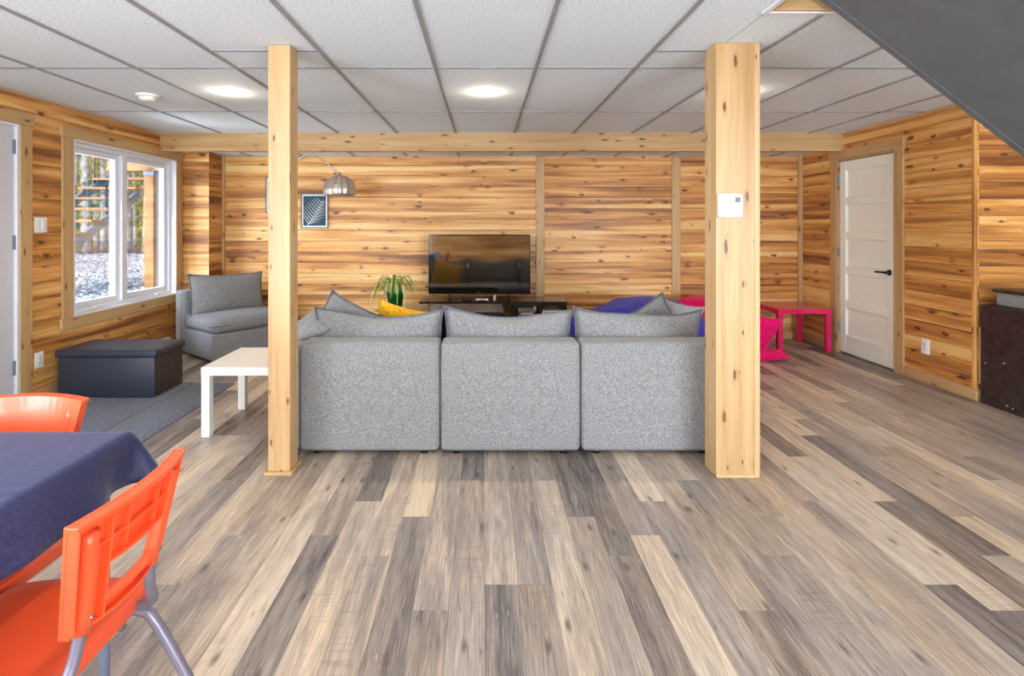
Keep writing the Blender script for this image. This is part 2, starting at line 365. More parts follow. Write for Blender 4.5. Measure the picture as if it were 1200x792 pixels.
def rbox(name, x0, x1, y0, y1, z0, z1, r, mat, parent=None, seg=3, puff=0.0, sub=0):
    bm = bmesh.new(); bmesh.ops.create_cube(bm, size=1.0)
    for v in bm.verts: v.co = Vector(((x0+x1)/2 + v.co.x*(x1-x0), (y0+y1)/2 + v.co.y*(y1-y0), (z0+z1)/2 + v.co.z*(z1-z0)))
    c = Vector(((x0+x1)/2, (y0+y1)/2, (z0+z1)/2)); h = Vector(((x1-x0)/2, (y1-y0)/2, (z1-z0)/2))
    bmesh.ops.bevel(bm, geom=bm.edges[:], offset=r, segments=seg, affect='EDGES', profile=0.5)
    if sub:
        for ax in range(3):
            es_ = [e for e in bm.edges if abs(e.verts[0].co[ax]-e.verts[1].co[ax]) > 2*h[ax]-2*r-1e-4]
            if es_: bmesh.ops.subdivide_edges(bm, edges=es_, cuts=sub, use_grid_fill=True)
    if puff:
        for v in bm.verts:
            d = [(v.co[i]-c[i])/h[i] for i in range(3)]
            n_ = V3((0, 0, 0))
            for i in range(3):
                j, k = [q for q in range(3) if q != i]
                w_ = max(0, (abs(d[i])-.6)/.4)**2
                n_[i] = puff*math.copysign(1, d[i])*w_*max(0, 1-d[j]**2)*max(0, 1-d[k]**2)
            v.co += n_
    return bm_obj(name, bm, mat, parent)
V3 = Vector
def tube_bm(bm, pts, r, n=10, caps=True, smooth=2):
    pts = [Vector(p) for p in pts]
    for _ in range(smooth):
        if len(pts) < 3: break
        q = [pts[0]]
        for a, b in zip(pts, pts[1:]): q += [a*0.75+b*0.25, a*0.25+b*0.75]
        q.append(pts[-1]); pts = q
    rr = r if callable(r) else (lambda t: r)
    rings = []; prev = None
    for i, p in enumerate(pts):
        t = (pts[min(i+1, len(pts)-1)] - pts[max(i-1, 0)]).normalized()
        if prev is None: a = t.orthogonal().normalized()
        else: a = (prev - t*prev.dot(t)).normalized()
        prev = a; b = t.cross(a); rad = rr(i/(len(pts)-1))
        rings.append([bm.verts.new(p + (a*math.cos(2*PI*k/n) + b*math.sin(2*PI*k/n))*rad) for k in range(n)])
    for A, B in zip(rings, rings[1:]):
        for k in range(n): bm.faces.new((A[k], A[(k+1)%n], B[(k+1)%n], B[k]))
    if caps: bm.faces.new(rings[0][::-1]); bm.faces.new(rings[-1])
def tube(name, pts, r, mat, parent=None, n=10, smooth=2):
    bm = bmesh.new(); tube_bm(bm, pts, r, n, True, smooth); return bm_obj(name, bm, mat, parent)
def lathe(name, prof, mat, parent=None, n=32, loc=(0,0,0), close=False):
    bm = bmesh.new(); rings = []
    for (r, z) in prof:
        rings.append([bm.verts.new((loc[0]+r*math.cos(2*PI*k/n), loc[1]+r*math.sin(2*PI*k/n), loc[2]+z)) for k in range(n)] if r > 1e-6 else [bm.verts.new((loc[0], loc[1], loc[2]+z))])
    for A, B in zip(rings, rings[1:]):
        for k in range(n):
            a = (A[k], A[(k+1)%n]) if len(A) > 1 else (A[0],); b = (B[(k+1)%n], B[k]) if len(B) > 1 else (B[0],)
            if len(a)+len(b) >= 3: bm.faces.new(a+b)
    return bm_obj(name, bm, mat, parent)
V3 = Vector

# ================================================================== SETTING
XL, XR, YB, YF = -3.29, 3.65, 6.13, -3.0
YN, XN = 3.95, 5.80            # the recess wall beside the stairs, far right wall
ZC, ZC2, YFAS = 2.236, 2.095, 5.42

# ---- floor planks
PW, PL, GAP = 0.122, 1.20, 0.0005
floor = struct(box1('floor', XL-0.1, XN+0.1, YF-0.1, YB+0.1, -0.10, -0.008, M['plaster']))
planks = []
ncol = int((XN-XL)/PW)+1
ends = [0.487, 0.763, 0.0, 1.07, 0.28, 0.62, 0.90]
fr = random.Random(12)
order = list(range(7))
for c in range(ncol):
    x0 = XL + c*PW; x1 = min(x0+PW, XN)
    if c % 7 == 0: fr.shuffle(order)
    y = YF - ends[order[c % 7]]
    while y < YB:
        a, b2 = max(y, YF), min(y+PL, YB if x0 < XR else YN+0.02)
        if x1 > XR and b2 > YN+0.02 and x0 < XR: b2 = YB
        if b2 - a > 0.03: planks.append((x0, x1, a, b2))
        y += PL
def seen(p):
    x0, x1, a, b2 = p
    ym = max(a, 0.95)
    if b2 <= 1.0: return -1 + b2*0.001
    xm = (x0+x1)/2
    if xm/max(b2, 1.0)*625+567 < -60 or (xm/b2*625+567 > 1280): return 0
    return 625/ym*PW*(CAMH*625/ym - CAMH*625/b2)
planks.sort(key=seen, reverse=True)
def ptone():
    t = fr.random()
    return fr.uniform(0.14, 0.34) if t < 0.22 else (fr.uniform(0.38, 0.66) if t < 0.72 else fr.uniform(0.68, 0.90))
def plank(m, p):
    x0, x1, a, b2 = p
    m.board(V3((x0, a, -0.008)), V3((0, 1, 0)), V3((0, 0, 1)), GAP, b2-a, 0, x1-x0-GAP, 0.008+fr.uniform(-0.0002, 0.0002), 0.0005, ptone(), V3((1, 0, 0)))
for p in planks[:295]:
    m = MB(); plank(m, p); m.build('floor_plank', M['floor'], floor)
m = MB()
for p in planks[295:]: plank(m, p)
o = m.build('floor_plank_rest', M['floor'], floor); o.name = 'floor_planks'; o['kind'] = 'stuff'

# ---- clad walls
BH = 0.1245
def clad_wall(name, O, U, N, L, H, openings=(), breaks=(), maxlen=4.4, tbase=0.5, binset=0.0, bend=0.0):
    wall = None
    m = MB()
    us = sorted(set([0, L] + [x for o_ in openings for x in o_[:2]]))
    for a, b2 in zip(us, us[1:]):
        vs_ = [(0, H)]
        for (p, q, r, s) in openings:
            if p <= a+1e-6 and q >= b2-1e-6:
                nv = []
                for (c, d) in vs_:
                    if r > c: nv.append((c, min(d, r)))
                    if s < d: nv.append((max(c, s), d))
                vs_ = nv
        for (c, d) in vs_:
            if a == 0: a = binset
            if b2 == L: b2 = L-bend
            if d == H: d = H+0.02
            pts = [O + U*u + V3((0,0,1))*v + N*n for (u, v, n) in ((a,c,-0.10),(b2,c,-0.10),(b2,c,0),(a,c,0),(a,d,-0.10),(b2,d,-0.10),(b2,d,0),(a,d,0))]
            m.poly8([tuple(p) for p in pts], 2, (0, 0), 0.5)
    wall = struct(m.build(name, M['plaster']))
    wr = random.Random(name)
    rows = int(math.ceil(H/BH))
    for j in range(rows):
        v0, v1 = j*BH, min((j+1)*BH, H)
        if v1 - v0 < 0.01: continue
        cuts = sorted(set([0, L] + list(breaks) + [x for o_ in openings if o_[2] < v1 and o_[3] > v0 for x in o_[:2]]))
        for a, b2 in zip(cuts, cuts[1:]):
            c, d = v0, v1
            for (p, q, r, s) in openings:
                if p <= a+1e-6 and q >= b2-1e-6 and r < d and s > c:
                    if r > c: d = min(d, r)
                    elif s < d: c = max(c, s)
                    else: c = d
            if d - c < 0.012: continue
            x = a; parts = []
            first = wr.uniform(0.5, 1.0)*maxlen
            while b2 - x > maxlen*1.15:
                step = first if x == a else maxlen*wr.uniform(0.75, 1.0)
                if b2 - (x+step) < 0.3: break
                parts.append((x, x+step)); x += step
            parts.append((x, b2))
            for (p0, p1) in parts:
                mm = MB(); mm.board(O, U, N, p0+0.0006, p1-0.0006, c+0.0008, d-0.0012, 0.018+wr.uniform(-0.0006, 0.0006), 0.0042, tbase+wr.uniform(-0.5, 0.5))
                mm.build('wall_board', M['pine'], wall)
    return wall
X_, Y_, Z_ = V3((1,0,0)), V3((0,1,0)), V3((0,0,1))
T = 0.018
D1 = (2.95, 3.765, 0, 2.015)      # door_1 opening (Y0, Y1, z0, z1)
W1 = (4.257, 5.68, 0.57, 1.99)
clad_wall('wall_left', V3((XL-T, YF, 0)), Y_, X_, 5.82-YF, ZC,
          [(D1[0]-YF, D1[1]-YF, D1[2], D1[3]), (W1[0]-YF, W1[1]-YF, W1[2], W1[3]), (-1.5-YF, 0.4-YF, 0.4, 2.0)])
clad_wall('wall_corner', V3((XL, 5.82+T, 0)), X_, -Y_, 0.29, ZC2, tbase=0.4, bend=0.03)
clad_wall('wall_corner_side', V3((-3.0-T, 5.82, 0)), Y_, X_, YB-5.82, ZC2, tbase=0.75, binset=0.03)
clad_wall('wall_back', V3((-3.0, YB+T, 0)), X_, -Y_, XR+3.0, ZC2, breaks=[3.0+0.647, 3.0+2.206], tbase=0.48)
D2 = (4.723, 5.497, 0, 1.972)
clad_wall('wall_right', V3((XR+T, YN, 0)), Y_, -X_, YB-YN, ZC, [(D2[0]-YN, D2[1]-YN, 0, D2[3])], tbase=0.46, binset=0.03)
clad_wall('wall_alcove', V3((XR+T, YN+T, 0)), X_, -Y_, XN-XR, ZC, tbase=0.85)  # darker board tone carries the shade beside the stairs
clad_wall('wall_far_right', V3((XN+T, YF, 0)), Y_, -X_, YN-YF, ZC, maxlen=3.6)
clad_wall('wall_front', V3((XL, YF-T, 0)), X_, Y_, XN-XL, ZC, [(0.2, 1.8, 0.35, 2.1), (4.85, 7.6, 0.35, 2.1)])

# ---- ceiling
OPX0, OPX1, OPY0, OPY1 = 1.25, 4.45, 1.32, 2.34
ceil = struct(empty('ceiling', (0, 0, 0)))
m = MB()
SL = 0.14
for (x0, x1, y0, y1) in ((XL-.1, OPX0, YF, YFAS), (OPX1, XN+.1, YF, YN+.1), (OPX0, OPX1, YF, OPY0), (OPX0, XR+.1, OPY1, YFAS), (XR+.1, OPX1, OPY1, YN+.1)):
    m.box(x0, x1, y0, y1, ZC+0.02, ZC+SL)
m.box(XL-.1, XR+.1, YFAS+0.001, YB+.1, ZC2+0.02, ZC+SL)
m.build('ceiling_slab', M['plaster'], ceil)
def pieces_tiles(xs, ys, z, holes=()):
    for a, b2 in zip(xs, xs[1:]):
        for c, d in zip(ys, ys[1:]):
            rects = [(a, b2, c, d)]
            for (h0, h1, k0, k1) in holes:
                nr = []
                for (p, q, r, s) in rects:
                    if q <= h0 or p >= h1 or s <= k0 or r >= k1: nr.append((p, q, r, s)); continue
                    if p < h0: nr.append((p, h0, r, s)); 
                    if q > h1: nr.append((h1, q, r, s))
                    pp, qq = max(p, h0), min(q, h1)
                    if r < k0: nr.append((pp, qq, r, k0))
                    if s > k1: nr.append((pp, qq, k1, s))
                rects = nr
            for (p, q, r, s) in rects:
                if q-p > 0.03 and s-r > 0.03:
                    box1('ceiling_tile', p+0.004, q-0.004, r+0.004, s-0.004, z+0.006, z+0.02, M['tile'], ceil)
S = 0.597
xs = [XL]; x = 0.31 - S*6
while x < XN:
    if x > XL+0.02: xs.append(x)
    x += S
xs.append(XN)
ys = [YF, -1.69, -0.48, 0.74, 1.96, 3.18, 4.40, YFAS]
xsr = [x for x in xs if x < XR] + [XR]
holes = [(OPX0, OPX1, OPY0, OPY1), (XR, 9, YN, 9)]
pieces_tiles(xs, ys, ZC, holes)
pieces_tiles([x for x in xsr], [YFAS+0.10, YB], ZC2)
TEE = 0.012
for x in xs[1:-1]:
    segs = [(YF, YFAS)] if x < XR else [(YF, YN)]
    if OPX0 < x < OPX1: segs = [(YF, OPY0), (OPY1, segs[0][1])]
    for (a, b2) in segs: box1('grid_runner', x-TEE, x+TEE, a, b2, ZC-0.001, ZC+0.008, M['gridm'], ceil, bevel=0.002)
    if x < XR: box1('grid_runner', x-TEE, x+TEE, YFAS+0.1, YB, ZC2-0.001, ZC2+0.008, M['gridm'], ceil, bevel=0.002)
for y in ys[1:-1]:
    for a, b2 in zip(xs, xs[1:]):
        if y > YN and a >= XR: continue
        if OPY0 < y < OPY1 and b2 > OPX0 and a < OPX1:
            if a < OPX0: b2 = OPX0
            elif b2 > OPX1: a = OPX1
            else: continue
        box1('cross_tee', a+TEE, min(b2, XR if y > YN else 9)-TEE, y-0.010, y+0.010, ZC+0.0005, ZC+0.008, M['gridm'], ceil)
for (a, b2) in ((-1.481, -1.125), (-1.01, -0.884), (0.907, 1.20), (1.424, 1.504)):
    box1('cross_tee', a+TEE*0.5, b2, 2.86, 2.88, ZC+0.0005, ZC+0.008, M['gridm'], ceil)
# opening for the stairs: white edge angle and timber lining
m = MB(); e = 0.022
m.box(OPX0-e, OPX0, OPY0-e, OPY1+e, ZC-0.004, ZC+0.01); m.box(OPX1, OPX1+e, OPY0-e, OPY1+e, ZC-0.004, ZC+0.01)
m.box(OPX0, OPX1, OPY1, OPY1+e, ZC-0.004, ZC+0.01); m.box(OPX0, OPX1, OPY0-e, OPY0, ZC-0.004, ZC+0.01)
m.build('edge_angle', M['white_vinyl'], ceil)
for (n_, x0, x1, y0, y1, ax) in (('a', OPX0+.001, OPX0+.018, OPY0+.019, OPY1-.019, 1), ('b', OPX1-.018, OPX1-.001, OPY0+.019, OPY1-.019, 1), ('c', OPX0+.001, OPX1-.001, OPY1-.018, OPY1-.001, 0), ('d', OPX0+.001, OPX1-.001, OPY0+.001, OPY0+.018, 0)):
    box1('opening_lining', x0, x1, y0, y1, ZC+0.001, ZC+0.32, M['pale'], ceil, axis=ax)
# storey above the opening
m = MB(); zt = ZC+0.32
m.box(OPX0-.1, OPX0, OPY0-.1, OPY1+.1, zt, zt+2.3); m.box(OPX1, OPX1+.1, OPY0-.1, OPY1+.1, zt, zt+2.3)
m.box(OPX0, OPX1, OPY1, OPY1+.1, zt, zt+2.3); m.box(OPX0, OPX1, OPY0-.1, OPY0, zt, zt+2.3); m.box(OPX0-.1, OPX1+.1, OPY0-.1, OPY1+.1, zt+2.3, zt+2.4)
struct(m.build('wall_stairwell', M['plaster']))
light('stairwell_fill', 'AREA', (2.8, 1.85, zt+2.2), Euler((0, 0, 0)), 45, (0.95, 0.97, 1.0), 0.5)  # added unseen lamp, brightens the lining and stairwell

# ---- dropped fascia beam
fa = struct(empty('trim_1', (0, YFAS, ZC)))
xsplit = [XL, -1.05, 1.30, XR]
for a, b2 in zip(xsplit, xsplit[1:]):
    box1('fascia_board', a+0.0002, b2-0.0002, 0, 0.10, 2.055-ZC, 0.0055, M['pale'], fa, axis=0, tone=R.uniform(.4, .8), bevel=0.001)

# ---- trims
def trim(n, *b, axis=2, tone=0.4, mat='pale'):
    return struct(box1('trim_%d' % n, *b, M[mat], None, axis, tone, bevel=0.002))
trim(2, 0.598, 0.696, YB-0.02, YB-0.0005, 0, ZC2, tone=0.35)
trim(3, 2.157, 2.255, YB-0.02, YB-0.0005, 0, ZC2, tone=0.3)
trim(4, XR-0.045, XR-0.001, YB-0.035, YB-0.0005, 0, ZC2, tone=0.3)
trim(5, -2.999, -2.97, YB-0.03, YB-0.0005, 0, ZC2, tone=0.5)
trim(6, XR-0.02, XR+0.002, YN-0.006, YN+0.02, 0.09, ZC, tone=0.7, mat='pine')
trim(7, XR+0.012, XR+0.034, YN-0.024, YN-0.001, 0.13, 0.55, tone=0.4)
bb = 0
def baseb(side, *b, axis):
    return struct(box1('baseboard_'+side, *b, M['pale'], None, axis, 0.55, bevel=0.003))
baseb('right', XR-0.016, XR-0.0005, YN-0.012, 4.62, 0, 0.088, axis=1)
baseb('right_far', XR-0.016, XR-0.0005, 5.602, YB, 0, 0.088, axis=1)
baseb('back', -3.0, XR-0.02, YB-0.036, YB-0.021, 0, 0.088, axis=0)
baseb('alcove', XR-0.0, XN, YN-0.016, YN-0.0005, 0, 0.088, axis=0)
baseb('left', XL+0.0005, XL+0.016, 3.872, 5.80, 0, 0.088, axis=1)
baseb('corner', XL+0.02, -3.0, 5.803, 5.8195, 0, 0.088, axis=0)

# ---- window_1 (left wall)
w1 = struct(empty('window_1', (XL, (W1[0]+W1[1])/2, W1[2])))
Y0, Y1, Z0, Z1 = W1; ox, oy, oz = w1.location
def wbox(name, x0, x1, y0, y1, z0, z1, mat, par=w1, axis=2, bevel=0.002, tone=0.4):
    return box1(name, x0-ox, x1-ox, y0-oy, y1-oy, z0-oz, z1-oz, mat, par, axis, tone, bevel)
wbox('casing', XL+.0005, XL+.019, Y0-0.11, Y0, Z0-0.0, Z1, M['pale'])
wbox('casing', XL+.0005, XL+.019, Y1, Y1+0.11, Z0-0.0, Z1, M['pale'])
wbox('casing', XL+.0005, XL+.024, Y0-0.125, Y1+0.12, Z1, Z1+0.088, M['pale'], axis=1)
wbox('casing', XL+.0005, XL+.024, Y0-0.125, Y1+0.12, Z0-0.088, Z0, M['pale'], axis=1)
m = MB(); dpt = 0.155   # white liner of the reveal
m.box(XL-dpt-ox, XL+.018-ox, Y0-oy, Y0+.012-oy, Z0-oz, Z1-oz); m.box(XL-dpt-ox, XL+.018-ox, Y1-.012-oy, Y1-oy, Z0-oz, Z1-oz)
m.box(XL-dpt-ox, XL+.018-ox, Y0+.012-oy, Y1-.012-oy, Z0-oz, Z0+.012-oz); m.box(XL-dpt-ox, XL+.018-ox, Y0+.012-oy, Y1-.012-oy, Z1-.012-oz, Z1-oz)
m.build('reveal_liner', M['white_vinyl'], w1)
ym = 4.93
def ring(name, y0, y1, z0, z1, w, x0, x1, mat, par):
    m = MB()
    m.box(x0-ox, x1-ox, y0-oy, y0+w-oy, z0-oz, z1-oz); m.box(x0-ox, x1-ox, y1-w-oy, y1-oy, z0-oz, z1-oz)
    m.box(x0-ox, x1-ox, y0+w-oy, y1-w-oy, z0-oz, z0+w-oz); m.box(x0-ox, x1-ox, y0+w-oy, y1-w-oy, z1-w-oz, z1-oz)
    return m.build(name, mat, par, 0.004, 2)
ring('window_frame', Y0+.012, Y1-.012, Z0+.012, Z1-.012, 0.035, XL-.10, XL-.035, M['white_vinyl'], w1)
wbox('mullion', XL-.10, XL-.03, ym-.035, ym+.035, Z0+.047, Z1-.047, M['white_vinyl'], bevel=.004)
for (a, b2) in ((Y0+.047, ym-.035), (ym+.035, Y1-.047)):
    sash = ring('sash', a+.002, b2-.002, Z0+.049, Z1-.049, 0.045, XL-.105, XL-.06, M['white_vinyl'], w1)
    m = MB(); m.box(XL-.088-ox, XL-.082-ox, a+.04-oy, b2-.04-oy, Z0+.09-oz, Z1-.09-oz); m.build('glass_pane', M['glass'], sash)
for yc in (4.55, 5.42):
    cr = rbox('crank', XL-.045-ox, XL-.02-ox, yc-.03-oy, yc+.03-oy, Z0+.022-oz, Z0+.045-oz, .006, M['plasticw'], w1)
    tube('crank_handle', [(XL-.03-ox, yc-oy, Z0+.045-oz), (XL-.02-ox, yc+.02-oy, Z0+.05-oz), (XL-.015-ox, yc+.08-oy, Z0+.035-oz)], .005, M['plasticw'], cr, 8)
# ---- window_2 (behind the camera) and window_3 (left wall, out of view)
w2 = struct(empty('window_2', (0, YF, 0.35)))
m = MB()
for (p, q) in ((XL+.2, XL+1.8), (XL+4.85, XL+7.6)):
    for x in (p, (p+q)/2-.03, q-.06): m.box(x, x+.06, -.08, -.02, .06, 1.69)
    m.box(p, q, -.08, -.02, 0, .06); m.box(p, q, -.08, -.02, 1.69, 1.75)
m.build('window_frame', M['white_vinyl'], w2)
w3 = struct(empty('window_3', (XL, -0.55, 0.4)))
m = MB()
for y in (-.95, -.03, .89): m.box(-.09, -.03, y, y+.06, 0, 1.6)
m.box(-.09, -.03, -.95, .95, 0, .06); m.box(-.09, -.03, -.95, .95, 1.54, 1.6); m.build('window_frame', M['white_vinyl'], w3)

# ---- door_1 (left) and door_2 (right, five panels)
d1 = struct(empty('door_1', (XL, D1[1], 0)))
def dbox(name, x0, x1, y0, y1, z0, z1, mat, par=d1, axis=2, bevel=.002):
    return box1(name, x0-XL, x1-XL, y0-D1[1], y1-D1[1], z0, z1, mat, par, axis, 0.45, bevel)
dbox('casing', XL+.0005, XL+.019, D1[1], D1[1]+.102, 0, D1[3], M['pale'])
dbox('casing', XL+.0005, XL+.019, D1[0]-.102, D1[0], 0, D1[3], M['pale'])
dbox('casing', XL+.0005, XL+.026, D1[0]-.11, D1[1]+.112, D1[3], D1[3]+.088, M['pale'], axis=1)
dbox('jamb', XL-.10, XL+.012, D1[1]-.022, D1[1]-.0005, 0, D1[3], M['white_vinyl'])
dbox('jamb', XL-.10, XL+.012, D1[0]+.0005, D1[0]+.022, 0, D1[3], M['white_vinyl'])
dbox('jamb', XL-.10, XL+.012, D1[0]+.022, D1[1]-.022, D1[3]-.022, D1[3]-.0005, M['white_vinyl'])
dbox('door_leaf', XL-.05, XL-.004, D1[0]+.025, D1[1]-.028, .012, D1[3]-.026, M['doorgrey'])
for z in (.25, 1.13, 1.80):
    h = dbox('hinge', XL-.004, XL+.006, D1[1]-.044, D1[1]-.014, z, z+.10, M['blackmetal'])
    h.data.materials[0] = M['outgrey']
d2 = struct(empty('door_2', (XR, D2[1], 0)))
def ebox(name, x0, x1, y0, y1, z0, z1, mat, par=d2, axis=2, bevel=.002):
    return box1(name, x0-XR, x1-XR, y0-D2[1], y1-D2[1], z0, z1, mat, par, axis, 0.45, bevel)
ebox('casing', XR-.019, XR-.0005, D2[0]-.10, D2[0], 0, D2[3], M['pale'])
ebox('casing', XR-.019, XR-.0005, D2[1], D2[1]+.10, 0, D2[3], M['pale'])
ebox('casing', XR-.026, XR-.0005, D2[0]-.108, D2[1]+.115, D2[3], D2[3]+.09, M['pale'], axis=1)
ebox('jamb', XR-.010, XR+.11, D2[0]+.0005, D2[0]+.018, 0, D2[3], M['pale'])
ebox('jamb', XR-.010, XR+.11, D2[1]-.018, D2[1]-.0005, 0, D2[3], M['pale'])
ebox('jamb', XR-.010, XR+.11, D2[0]+.018, D2[1]-.018, D2[3]-.018, D2[3]-.0005, M['pale'])
leaf = empty('door_leaf'); leaf.parent = d2
ly0, ly1, lz1 = D2[0]+.021, D2[1]-.021, D2[3]-.022
m = MB(); stl = .095
def eb(m, x0, x1, y0, y1, z0, z1): m.box(x0-XR, x1-XR, y0-D2[1], y1-D2[1], z0, z1)
eb(m, XR+.002, XR+.038, ly0, ly0+stl, .012, lz1); eb(m, XR+.002, XR+.038, ly1-stl, ly1, .012, lz1)
rails = [.012, .20]; ph = (lz1 - .20 - .10 - 4*.085)/5
z = .20; prs = []
for i in range(5):
    prs.append((z, z+ph)); z += ph
    if i < 4: eb(m, XR+.002, XR+.038, ly0+stl, ly1-stl, z, z+.085); z += .085
eb(m, XR+.002, XR+.038, ly0+stl, ly1-stl, .012, .20); eb(m, XR+.002, XR+.038, ly0+stl, ly1-stl, lz1-.10, lz1)
m.build('door_frame', M['doorwhite'], leaf, .010, 2)
for (a, b2) in prs:
    ebox('door_panel', XR+.022, XR+.034, ly0+stl-.002, ly1-stl+.002, a-.002, b2+.002, M['doorwhite'], leaf)
struct(box1('door_leak_block', XR+.125, XR+.16, D2[0]-.1, D2[1]+.1, -.05, ZC, M['plaster']))  # unseen panel added behind the right door to stop light leaking under it
hd = lathe('handle_rose', [(0, 0), (.027, 0), (.027, .008), (.012, .012), (.012, .045), (0, .045)], M['blackmetal'], leaf)
hd.rotation_euler = (0, -PI/2, 0); hd.location = (0, D2[0]+.075-D2[1], .875)
hdl = tube('handle_lever', [(-.045, D2[0]+.075-D2[1], .875), (-.05, D2[0]+.095-D2[1], .877), (-.046, D2[0]+.19-D2[1], .872)], .0095, M['blackmetal'], leaf)
for z in (.22, .98, 1.72): ebox('hinge', XR-.012, XR+.004, D2[1]-.024, D2[1]-.006, z, z+.09, M['outgrey'])

# ================================================================== POSTS
lp = thing('wooden_post', 'slim pale timber post with small base moulding left of the grey sofa', 'post', (-1.068, 2.84, 0))
m = MB(); m.box(-.057, .057, -.06, .06, 0.0, ZC+.004, 2, .35); m.build('post_shaft', M['pale'], lp, .003, 2)
for (x0, x1, y0, y1, ax) in ((-.075, .075, -.078, -.0605, 0), (-.075, -.0575, -.0605, .078, 1), (.0575, .075, -.0605, .078, 1), (-.0575, .0575, .0605, .078, 0)):
    box1('base_moulding', x0, x1, y0, y1, 0, .019, M['pale'], lp, ax, .55, bevel=.004)
rp_ = thing('wooden_post', 'wide boxed pale timber post carrying a white thermostat', 'post', (1.311, 2.82, 0))
px = .112
box1('front_board', -px+.0, px-.028, -.068, -.05, 0.012, ZC+.004, M['pale'], rp_, 2, .62)
box1('corner_strip', px-.028, px, -.073, -.0, 0.0, ZC+.004, M['pale'], rp_, 2, .25, .002)
box1('side_board', -px-.0005, -px+.018, -.0675, .07, 0.0, ZC+.004, M['pale'], rp_, 2, .12)
box1('side_board', px-.018, px-.0005, .0, .07, 0.0, ZC+.004, M['pale'], rp_, 2, .3)
box1('back_board', -px+.018, px-.018, .052, .07, 0.0, ZC+.004, M['pale'], rp_, 2, .5)
box1('bottom_strip', -px+.001, px-.028, -.073, -.0685, 0.0, .016, M['pale'], rp_, 0, .2)

# thermostat
th = thing('thermostat', 'white square room thermostat with small dark display on the wide post', 'thermostat', (1.262, 2.752, 1.40))
rbox('case', -.062, .064, -.032, 0.0, -.06, .063, .011, M['plasticw'], th)
sc_ = box1('display', .019, .047, -.0335, -.0315, .016, .044, M['lcd'], th)
m = MB()
for (a, b2, c, d) in ((.023,.031,.036,.040),(.028,.031,.028,.036),(.023,.031,.026,.029),(.023,.026,.021,.026),(.023,.031,.019,.022),(.036,.039,.019,.040),(.041,.044,.034,.040)):
    m.box(a, b2, -.0342, -.0334, c, d)
m.build('display_digits', M['lcdd'], sc_)

# switch and outlets
def plate(name, label, cat, loc, rot, w, h, kind, n=1):
    t = thing(name, label, cat, loc, 0, rot=rot)
    rbox('cover_plate', -w/2, w/2, -.006, 0, -h/2, h/2, .0025, M['plasticw'], t, 2)
    for i in range(n):
        cx = (i-(n-1)/2)*.046
        if kind == 'switch': rbox('rocker', cx-.016, cx+.016, -.010, -.005, -.033, .033, .002, M['white'], t, 1)
        else:
            f = rbox('socket_face', cx-.017, cx+.017, -.009, -.005, -.034, .034, .004, M['white'], t, 2)
            mm = MB()
            for zz in (-.017, .017):
                mm.box(cx-.008, cx-.006, -.0096, -.0088, zz-.004, zz+.005); mm.box(cx+.006, cx+.008, -.0096, -.0088, zz-.004, zz+.005); mm.box(cx-.002, cx+.002, -.0096, -.0088, zz-.011, zz-.007)
            mm.build('slots', M['black'], f)
RL, RR = Euler((0, 0, PI/2)), Euler((0, 0, -PI/2))
plate('light_switch', 'white double light switch plate on the pine wall between door and window', 'switch', (XL, 3.955, 1.302), RL, .115, .115, 'switch', 2)
plate('wall_outlet', 'white wall outlet low beside the left door and dark ottoman', 'outlet', (XL, 3.94, .305), RL, .082, .118, 'outlet')
plate('wall_outlet', 'white wall outlet low on the pine wall right of the five-panel door', 'outlet', (XR, 4.405, .30), RR, .082, .125, 'outlet')

# electric baseboard heater
bh = thing('baseboard_heater', 'white electric baseboard heater along the wall under the window', 'heater', (XL, 4.98, 0))
rbox('housing', .017, .075, -.50, .50, .03, .155, .008, M['plasticw'], bh, 2)
box1('air_slot', .0752, .078, -.46, .46, .05, .062, M['gridm'], bh)
box1('air_slot', .0752, .078, -.46, .46, .12, .132, M['gridm'], bh)
for y in (-.45, .45): box1('bracket', .02, .06, y-.02, y+.02, 0, .031, M['gridm'], bh)

# recessed lights + smoke detector
glow = plain('lamp_glow', (255, 236, 200), 0.5, noise_amt=0.0, emis=(1.0, 0.86, 0.62, 22))
spots = [(-1.79, 3.77, 'glowing recessed ceiling spotlight left, near the slim post'), (.012, 3.77, 'glowing recessed ceiling spotlight in the middle above the sofa'), (1.81, 3.77, 'glowing recessed ceiling spotlight hidden behind the wide post'),
         (-1.79, .95, None), (.012, .95, None), (-1.79, -1.6, None), (.012, -1.6, None), (4.6, .5, None)]
for (x, y, lb) in spots:
    if lb:
        t = thing('recessed_spotlight', lb, 'ceiling light', (x, y, ZC+.005), 0, 'recessed ceiling spotlights')
        lathe('trim_ring', [(.030, .0), (.042, -.006), (.048, -.004), (.050, .004)], M['plasticw'], t, 28)
        lathe('lamp_face', [(0, -.0015), (.029, -.0015), (.030, .003)], glow, t, 24)
    lb_ = light('spotlight_bulb', 'POINT', (x, y, ZC-.030), Euler((0, 0, 0)), 2.6, (1.0, 0.84, 0.62)); lb_.data.shadow_soft_size = .022
    light('spotlight_beam', 'SPOT', (x, y, ZC-.012), Euler((0, 0, 0)), 30, (1.0, 0.87, 0.70), .04, spot=math.radians(150))
sd = thing('smoke_detector', 'round white smoke detector on the ceiling near the window wall', 'smoke detector', (-2.43, 3.85, ZC+.006))
lathe('base', [(0, 0), (.075, 0), (.075, -.012), (.06, -.018), (0, -.018)], M['plasticw'], sd)
lathe('cover', [(.048, -.018), (.052, -.022), (.052, -.034), (.038, -.046), (0, -.048)], M['plasticw'], sd)

